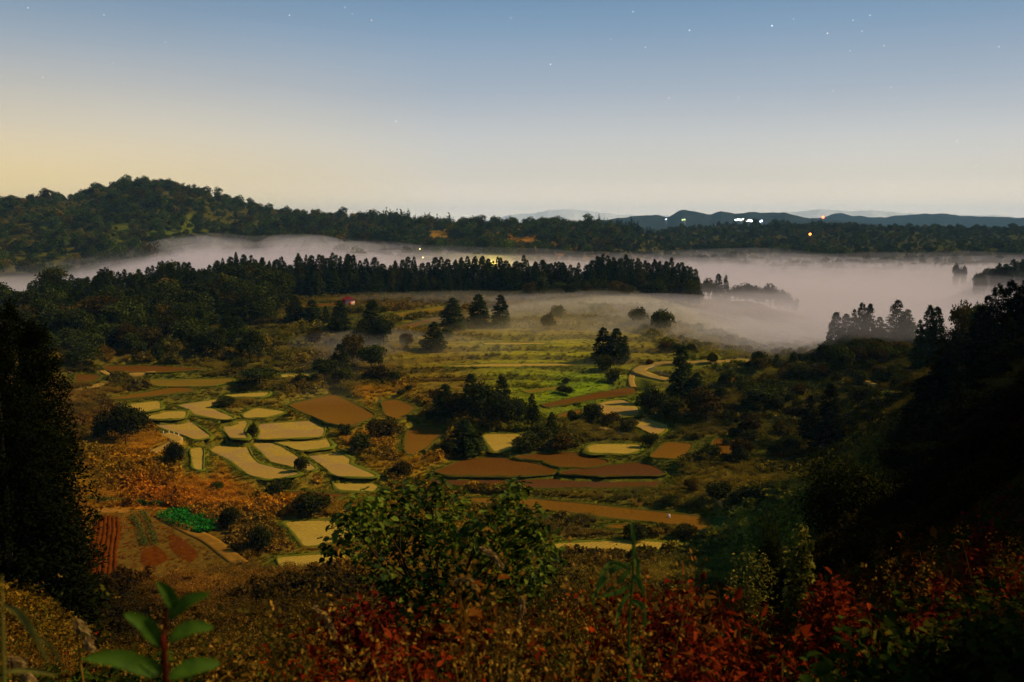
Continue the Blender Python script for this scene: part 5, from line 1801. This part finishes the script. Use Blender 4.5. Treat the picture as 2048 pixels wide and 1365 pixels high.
thing_from('crop_row', g, 'long bright green crop row along the top of the red field', 'crop row', [('foliage', crop_row([(150, 1004), (200, 1006), (260, 1010), (325, 1013)], 1.6, 0.9, 1000, 0.34, 70), leaf_mat('green_row_leaf', (.015, .04, .007), (.05, .13, .018), 0, None, 0, .2))])
for px, py, w, lab in [(370, 1019, 16, 'small yellow plant heap behind the vegetable patch'), (432, 1078, 14, 'small yellow plant heap in front of the vegetable patch')]:
    b = hit(px, py + 3, ground_z, rmin=100)
    W_ = w / FPX * np.hypot(b[0], b[1])
    V, F, T = blob_crown(px, 160, W_ * 0.55, W_ * 0.5, 0, 5, 0.18)
    o = add('plant_heap', mesh_np('plant_heap', V, F, [M_YEL], False, {'tint': ('FLOAT', T)}), None, tuple(b))
    tag(o, lab, 'plant heap')

# mown green corner of the long paddy
M_MOWN = simple_mat('mown_green', (.035, .06, .009), (.07, .10, .013), 0.7)
tag(sheet('grass_bank', [(1422, 1036), (1460, 1030), (1475, 1060), (1480, 1078), (1425, 1080)], M_MOWN, 0.16), kind='structure')

# ------------------------------------------------------------------ small built things
def box(x0, x1, y0, y1, z0, z1):
    V = np.array([[x, y, z] for z in (z0, z1) for y in (y0, y1) for x in (x0, x1)], float)
    F = np.array([[0, 2, 3, 1], [4, 5, 7, 6], [0, 1, 5, 4], [2, 6, 7, 3], [0, 4, 6, 2], [1, 3, 7, 5]])
    return V, F, np.full(8, .5)


def emit_mat(name, col, s):
    m, nt, b = new_mat(name)
    b.inputs['Base Color'].default_value = (*col, 1)
    b.inputs['Emission Color'].default_value = (*col, 1)
    b.inputs['Emission Strength'].default_value = s
    return m


M_WHITE = simple_mat('white_paint', (.70, .68, .62), (.8, .78, .72), 6.0)
M_REDPAINT = simple_mat('red_painted_sheet', (.35, .035, .022), (.45, .05, .03), 1.5)
M_REDROOF = simple_mat('red_roof_sheet', (.24, .022, .018), (.32, .035, .025), 1.5)
M_CREAM = simple_mat('pale_shed_front', (.62, .40, .30), (.75, .50, .36), 1.0)
M_METAL = simple_mat('grey_metal', (.18, .18, .17), (.26, .26, .25), 3.0)
M_PINK = simple_mat('pale_pink_post', (.55, .26, .18), (.68, .36, .26), 4.0)


def part_mesh(name, arr, mat, parent, loc=(0, 0, 0)):
    V, F, T = arr
    return add(name, mesh_np(name, V, F, [mat]), parent, loc)


# red shed below the ridge row
b = hit(697, 611, ground_z, rmin=250)
shed = tag(empty('shed', tuple(b)), 'small red shed with a pale front below the ridge row', 'shed')
shed.rotation_euler = (0, 0, math.radians(28))
W2, D2, Hs = 2.5, 2.3, 2.9
part_mesh('wall', box(-W2, W2, -D2, D2, -0.6, Hs), M_REDPAINT, shed)
part_mesh('front', box(-W2 + .25, W2 - .25, -D2 - .06, -D2, 0, Hs - .15), M_CREAM, shed)
rv = np.array([[-W2 - .4, -D2 - .5, Hs - .1], [W2 + .4, -D2 - .5, Hs - .1], [W2 + .4, D2 + .5, Hs - .1], [-W2 - .4, D2 + .5, Hs - .1], [0, -D2 - .5, Hs + 1.3], [0, D2 + .5, Hs + 1.3]])
add('roof', mesh_np('roof', rv, [[0, 1, 4], [2, 3, 5], [1, 2, 5, 4], [3, 0, 4, 5], [3, 2, 1, 0]], [M_REDROOF]), shed)
part_mesh('door', box(-.6, .6, -D2 - .12, -D2 - .065, 0, 1.9), M_REDPAINT, shed)

# white guide posts at the bend of the track
for k, (px, py) in enumerate(c4([(605, 496), (638, 497), (667, 503), (694, 512), (713, 535)])):
    b = hit(px, py, ground_z, rmin=100)
    e = tag(empty('guide_post', tuple(b)), 'short white guide post in the row at the bend of the track', 'guide post', 'guide posts at the bend of the track')
    V, F, T = tube([(0, 0, -.3), (0, 0, .8), (0, 0, .88)], [.10, .10, .06], 8)
    add('post', mesh_np('post', V, F, [M_WHITE], True), e)
    V, F, T = tube([(0, 0, .55), (0, 0, .70)], [.115, .115], 8)
    add('reflector', mesh_np('reflector', V, F, [emit_mat('post_reflector', (1, .9, .5), 0.0) if k == 0 else bpy.data.materials['post_reflector']]), e)
# guard rail on the road bend
rl = road_line[int(len(road_line) * 0.62):]
tn = np.gradient(rl, axis=0)
tn /= np.linalg.norm(tn, axis=1)[:, None] + 1e-9
side = np.stack([-tn[:, 1], tn[:, 0]], 1)
inner = rl + side * 3.6
zz = ground_z(inner[:, 0], inner[:, 1])
g = np.array([inner[0, 0], inner[0, 1], zz[0]])
gr = tag(empty('guard_rail', tuple(g)), 'low guard rail along the inside of the road bend', 'guard rail')
P3 = np.stack([inner[:, 0], inner[:, 1], zz + 0.75], 1) - g
V, F, T = tube(P3, np.full(len(P3), 0.12), 5)
add('rail', mesh_np('rail', V, F, [M_METAL], True), gr)
pv = tube([(0, 0, -.3), (0, 0, .78)], [.07, .07], 6)
pm = mesh_np('post', pv[0], pv[1], [M_METAL])
for k in range(0, len(P3), 4):
    add('post', pm, gr, tuple(P3[k] - np.array([0, 0, .75])))

# pale marker beside the narrow path, white stake in the long paddy
b = hit(1570, 832, ground_z, rmin=150)
e = tag(empty('marker_post', tuple(b)), 'pale pink marker post with a white cap beside the narrow path', 'marker post')
V, F, T = tube([(0, 0, -.3), (0, 0, 1.05), (0, 0, 1.15)], [.17, .14, .08], 8)
add('post', mesh_np('post', V, F, [M_PINK], True), e)
V, F, T = tube([(0, 0, 1.15), (0, 0, 1.25), (0, 0, 1.45), (0, 0, 1.58), (0, 0, 1.62)], [.06, .16, .17, .10, .02], 8)
add('cap', mesh_np('cap', V, F, [M_WHITE], True), e)
b = hit(1338, 1037, ground_z, rmin=120)
e = tag(empty('white_stake', tuple(b)), 'small white rounded stake standing in the long brown paddy', 'stake')
V, F, T = tube([(0, 0, -.2), (0, 0, .1), (0, 0, .35), (0, 0, .6), (0, 0, .72), (0, 0, .76)], [.14, .2, .25, .22, .14, .03], 10)
add('body', mesh_np('body', V, F, [M_WHITE], True), e)
V, F, T = tube([(0, 0, .0), (0, 0, .06)], [.22, .22], 10)
add('foot', mesh_np('foot', V, F, [M_METAL]), e)


# lamps in the village behind the ridge row: one sodium lamp lights the fog
def street_lamp(px, py, r, label, watts=0, col=(1.0, .72, .22), s=30, rad=0.35):
    d = at(px, py, r)
    zg = float(ground_base(d[0:1], d[1:2])[0])
    zt = d[2]
    e = tag(empty('street_lamp', (d[0], d[1], zg)), label, 'street lamp', 'village lamps in the fog')
    h = zt - zg
    V, F, T = tube([(0, 0, -.5), (0, 0, h * .6), (0, 0, h + .5), (.0, -.4, h + .8), (0, -1.2, h + .8)], [.14, .11, .09, .06, .05], 6)
    add('pole', mesh_np('pole', V, F, [M_METAL]), e)
    V, F, T = tube([(0, -1.0, h + .25), (0, -1.0, h + .05), (0, -1.0, h - rad), (0, -1.0, h - rad * 1.6)], [rad * .5, rad, rad * .9, rad * .3], 10)
    add('lamp_head', mesh_np('lamp_head', V, F, [emit_mat('lamp_glow', col, s)], True), e)
    if watts:
        ld = bpy.data.lights.new('lamp_light', 'POINT')
        ld.energy = watts
        ld.color = col
        ld.shadow_soft_size = 0.5
        lo = bpy.data.objects.new('lamp_light', ld)
        C.objects.link(lo)
        lo.parent = e
        lo.location = (0, -1.0, h - 1.2)
    return e


street_lamp(985, 527, 890, 'sodium lamp behind the ridge row whose glow lights the fog', 75000, (1.0, .86, .05), 0.5)
street_lamp(840, 498, 900, 'small yellow lamp in the fog behind the ridge row, upper left one', 0, (1.0, .85, .35), 6, .4)
street_lamp(846, 515, 820, 'small yellow lamp in the fog behind the ridge row, lower one', 0, (1.0, .75, .25), 6, .4)


# distant lit buildings and beacons on the far ridge
def lit_building(px, py, r, wpx, hpx, col, s, label):
    c = at(px, py, r)
    w, h = wpx / FPX * r, hpx / FPX * r
    zb = c[2] - h * 0.5
    e = tag(empty('lit_building', (c[0], c[1], zb)), label, 'building')
    e.rotation_euler = (0, 0, -math.atan2(c[0], c[1]))
    part_mesh('wall', box(-w / 2, w / 2, 0, w * .5, -30, h), M_METAL, e)
    part_mesh('roof', box(-w / 2 - 1, w / 2 + 1, -1, w * .5 + 1, h, h + 1.2), M_METAL, e)
    nwin = max(2, int(wpx / 4))
    wm = emit_mat('lit_window', col, s)
    for k in range(nwin):
        x0 = -w / 2 + w * (k + .16) / nwin
        x1 = -w / 2 + w * (k + .84) / nwin
        part_mesh('window', box(x0, x1, -.4, -.05, h * (.35 if k % 2 else .2), h * (.9 if k % 2 else .7)), wm, e)


RB = 4150
lit_building(1332, 439, RB, 4, 4, (.75, .85, 1.0), 3, 'tiny white lit hut at the left end of the far lights')
lit_building(1367, 440, RB, 8, 4, (.75, 1.0, .35), 2.5, 'small building with greenish lights on the far mountain')
lit_building(1479, 440, RB, 19, 5, (.85, 1.0, .80), 9, 'brightly lit white building, left of the far bright pair')
lit_building(1498, 442, RB, 13, 6, (1.0, .92, .85), 12, 'brightest building with warm white lights on the far ridge')
lit_building(1522, 443, RB, 6, 6, (.6, .7, 1.0), 8, 'small bluish lit building right of the far bright pair')


def beacon(px, py, r, hm, rad, label, s, col=(1.0, .12, .04)):
    c = at(px, py, r)
    e = tag(empty('beacon_mast', (c[0], c[1], c[2] - hm)), label, 'beacon')
    V, F, T = tube([(0, 0, -20), (0, 0, hm)], [rad * .5, rad * .3], 6)
    add('mast', mesh_np('mast', V, F, [M_METAL]), e)
    V, F, T = tube([(0, 0, hm), (0, 0, hm + rad * .4), (0, 0, hm + rad), (0, 0, hm + rad * 1.6), (0, 0, hm + rad * 2)], [rad * .6, rad, rad * 1.1, rad * .8, rad * .1], 10)
    add('lamp', mesh_np('lamp', V, F, [emit_mat('beacon_glow', col, s)], True), e)
    return e


beacon(1646, 437, 4000, 40, 4.2, 'red beacon on a mast against the sky', 9)
bk = beacon(1620, 471, 1500, 14, 1.6, 'orange red beacon low in the far woods', 6, (1.0, .28, .05))
ld = bpy.data.lights.new('beacon_light', 'POINT')
ld.energy = 12000
ld.color = (1, .1, .03)
lo = bpy.data.objects.new('beacon_light', ld)
C.objects.link(lo)
lo.parent = bk
lo.location = (0, -3, 18)

# ------------------------------------------------------------------ fog in the valley and haze in the air
def vol_mat(name, density, col=(1, 1, 1), aniso=0.1):
    m = bpy.data.materials.new(name)
    m.use_nodes = True
    nt = m.node_tree
    nt.nodes.clear()
    o = N(nt, 'ShaderNodeOutputMaterial', 300, 0)
    v = N(nt, 'ShaderNodeVolumePrincipled', 0, 0)
    v.inputs['Color'].default_value = (*col, 1)
    v.inputs['Density'].default_value = density
    v.inputs['Anisotropy'].default_value = aniso
    L(nt, v.outputs[0], o.inputs['Volume'])
    return m


FOGC = [  # height of the top of the fog by direction and distance
    (-1200, [(1, -95), (600, -80), (700, -36), (1100, -34), (1300, -50), (1700, -90)]),
    (-200, [(1, -95), (560, -80), (650, -48), (1100, -43), (1300, -50), (1700, -90)]),
    (100, [(1, -95), (560, -80), (650, -48), (900, -44), (1100, -42), (1250, -50), (1700, -90)]),
    (250, [(1, -95), (560, -80), (650, -38), (900, -33), (1100, -31), (1250, -37), (1700, -90)]),
    (400, [(1, -95), (575, -80), (650, -30), (900, -22), (1100, -18), (1250, -26), (1700, -90)]),
    (500, [(1, -95), (575, -80), (650, -33), (900, -26), (1100, -23), (1250, -30), (1700, -90)]),
    (600, [(1, -95), (575, -80), (650, -31), (900, -22), (1100, -18), (1250, -26), (1700, -90)]),
    (720, [(1, -95), (575, -80), (650, -34), (900, -28), (1100, -26), (1250, -32), (1700, -90)]),
    (900, [(1, -95), (575, -80), (650, -36), (900, -31), (1100, -29), (1250, -36), (1700, -90)]),
    (1100, [(1, -95), (575, -80), (650, -37), (900, -34), (1100, -32), (1250, -40), (1700, -90)]),
    (1200, [(1, -95), (320, -60), (360, -46), (450, -40), (560, -38), (650, -38), (1100, -36), (1300, -50), (1700, -90)]),
    (1300, [(1, -95), (300, -60), (335, -48), (440, -40.5), (560, -37.5), (700, -38), (1150, -37.5), (1700, -90)]),
    (1400, [(1, -95), (295, -60), (325, -48), (440, -40.5), (560, -37.5), (700, -37.5), (1150, -37), (1700, -90)]),
    (1550, [(1, -95), (290, -60), (320, -47), (430, -40), (560, -37), (700, -37.5), (1150, -37), (1700, -90)]),
    (1700, [(1, -95), (300, -60), (330, -44), (400, -37.5), (560, -37), (700, -37.5), (1150, -37), (1700, -90)]),
    (2000, [(1, -95), (330, -60), (350, -40), (400, -36), (560, -37), (700, -38), (1150, -37), (1700, -90)]),
    (2600, [(1, -95), (330, -60), (370, -40), (450, -37), (560, -37), (700, -38), (1150, -37), (1700, -90)]),
]
fog_top = table(FOGC, blur=3)


def fog_layer(density, off, bil, sc, rr0=280, rr1=1750, a0=-44, a1=46, topf=None, col=(.87, .785, .85)):
    aa = np.radians(np.linspace(a0, a1, 150))
    rr = np.exp(np.linspace(math.log(rr0), math.log(rr1), 120))
    A, R = np.meshgrid(aa, rr)
    x, y = R * np.sin(A), R * np.cos(A)
    Z = (topf or fog_top)(x, y) + off + fnoise(x + off * 50, y, sc, 3) * bil
    Z = np.maximum(Z, -99)
    na, nr = len(aa), len(rr)
    top = np.stack([x.ravel(), y.ravel(), Z.ravel()], 1)
    bot = top.copy()
    bot[:, 2] = -110
    V = np.concatenate([top, bot])
    i = (np.arange(nr - 1)[:, None] * na + np.arange(na - 1)[None, :]).ravel()
    F = [np.stack([i, i + na, i + 1 + na, i + 1], 1)]
    j = i + na * nr
    F.append(np.stack([j, j + 1, j + 1 + na, j + na], 1))
    e = np.arange(na - 1)
    o = na * nr
    F.append(np.stack([e, e + 1, e + 1 + o, e + o], 1))
    e2 = e + na * (nr - 1)
    F.append(np.stack([e2, e2 + o, e2 + 1 + o, e2 + 1], 1))
    q = np.arange(nr - 1) * na
    F.append(np.stack([q, q + o, q + na + o, q + na], 1))
    q2 = q + na - 1
    F.append(np.stack([q2, q2 + na, q2 + na + o, q2 + o], 1))
    ob = add('valley_fog', mesh_np('valley_fog', V, np.concatenate(F)[:, ::-1].copy(), [vol_mat('fog', density, col)]))
    return tag(ob, 'pale fog lying in the valley behind the ridge row', 'fog', kind='stuff')


fog_layer(0.0075, -4.0, 1.8, 70)
fog_layer(0.0030, -0.5, 2.6, 55)
fog_layer(0.0017, 2.5, 3.4, 80)
fog_layer(0.0010, 6.0, 4.2, 110)
# thin mist drifting over the meadow
mc = hit(1060, 690, ground_z, rmin=200)
mc2 = hit(705, 720, ground_z, rmin=200)
mc3 = hit(1250, 640, ground_z, rmin=200)


def mist_top(x, y):
    t = 7.0 * np.exp(-(((x - mc[0]) / 38) ** 2 + ((y - mc[1]) / 60) ** 2)) + 8.0 * np.exp(-(((x - mc2[0]) / 16) ** 2 + ((y - mc2[1]) / 55) ** 2)) \
        + 11 * np.exp(-(((x - mc3[0]) / 60) ** 2 + ((y - mc3[1]) / 70) ** 2))
    a = np.degrees(np.arctan2(x, y))
    t = t + 6.5 * np.exp(-((np.hypot(x, y) - 515) / 28) ** 2) * np.clip((a + 12) / 3, 0, 1) * np.clip((9 - a) / 2, 0, 1)
    return base_z(x, y) - 2.5 + t


fog_layer(0.0036, 0.0, 0.7, 30, 270, 560, -16, 16, mist_top, (1.0, .86, .45)).update_tag()  # yellow light on the mist is put into its colour

def wisp(px, py, r, rx, ry, rz, density, seed, col=(.92, .84, .86)):
    c = at(px, py, r)
    nu, nv = 28, 14
    rg = np.random.default_rng(seed)
    ph = rg.random(6) * 6.28
    V = []
    for j in range(nv + 1):
        t = -math.pi / 2 + math.pi * j / nv
        for i in range(nu):
            a = 2 * math.pi * i / nu
            k = 1 + 0.22 * math.sin(2 * a + ph[0]) + 0.14 * math.sin(3 * a + ph[1]) + 0.10 * math.sin(5 * a + ph[2])
            zz = math.sin(t) * (1 + 0.35 * math.sin(2 * a + ph[3]) * math.cos(t) + 0.25 * math.sin(4 * a + ph[4]) * math.cos(t))
            V.append((c[0] + rx * k * math.cos(t) * math.cos(a), c[1] + ry * k * math.cos(t) * math.sin(a), c[2] + rz * zz))
    F = np.array([[j * nu + i, j * nu + (i + 1) % nu, (j + 1) * nu + (i + 1) % nu, (j + 1) * nu + i] for j in range(nv) for i in range(nu)])
    o = add('fog_wisp', mesh_np('fog_wisp', np.array(V), F, [vol_mat('wisp', density, col)]))
    return tag(o, 'thin wisp of mist drifting over the fields and tree belt', 'fog', kind='stuff')


for k_, (px, py, r_, rx, ry, rz, de) in enumerate([
    (1130, 612, 470, 55, 34, 6, .0045), (1240, 622, 455, 60, 34, 7, .005), (1340, 648, 420, 48, 36, 7, .0055), (1440, 672, 385, 42, 34, 6.5, .0055),
    (1250, 655, 405, 50, 30, 4.5, .004), (1090, 668, 390, 46, 30, 4, .004), (990, 645, 420, 44, 26, 4, .0035), (1540, 680, 375, 36, 30, 6, .0045),
    (1400, 622, 470, 60, 40, 7, .005), (860, 690, 350, 26, 22, 4, .004), (715, 690, 350, 26, 24, 5, .0045), (1010, 600, 505, 70, 12, 4.5, .0045),
    (1700, 660, 322, 26, 10, 5, .005), (1800, 650, 322, 24, 10, 5, .005), (405, 489, 1010, 42, 40, 8, .0055), (600, 487, 1010, 46, 40, 8.5, .0055), (690, 494, 990, 60, 40, 5, .004)]):
    wisp(px, py, r_, rx, ry, rz, de, 40 + k_, (1.0, .88, .62) if 850 < px < 1300 and r_ < 430 else (.92, .84, .86))  # meadow wisps carry the yellow light in their colour

hz = np.array([[sx * 14500, sy * 14500, z] for z in (-112, 215) for sy in (-1, 1) for sx in (-1, 1)], float)
ho = add('haze', mesh_np('haze', hz, np.array([[0, 2, 3, 1], [4, 5, 7, 6], [0, 1, 5, 4], [2, 6, 7, 3], [0, 4, 6, 2], [1, 3, 7, 5]]), [vol_mat('haze', 0.00005, (.32, .62, 1.0), 0.0)]))
tag(ho, 'thin blue night haze in the air', 'haze', kind='stuff')
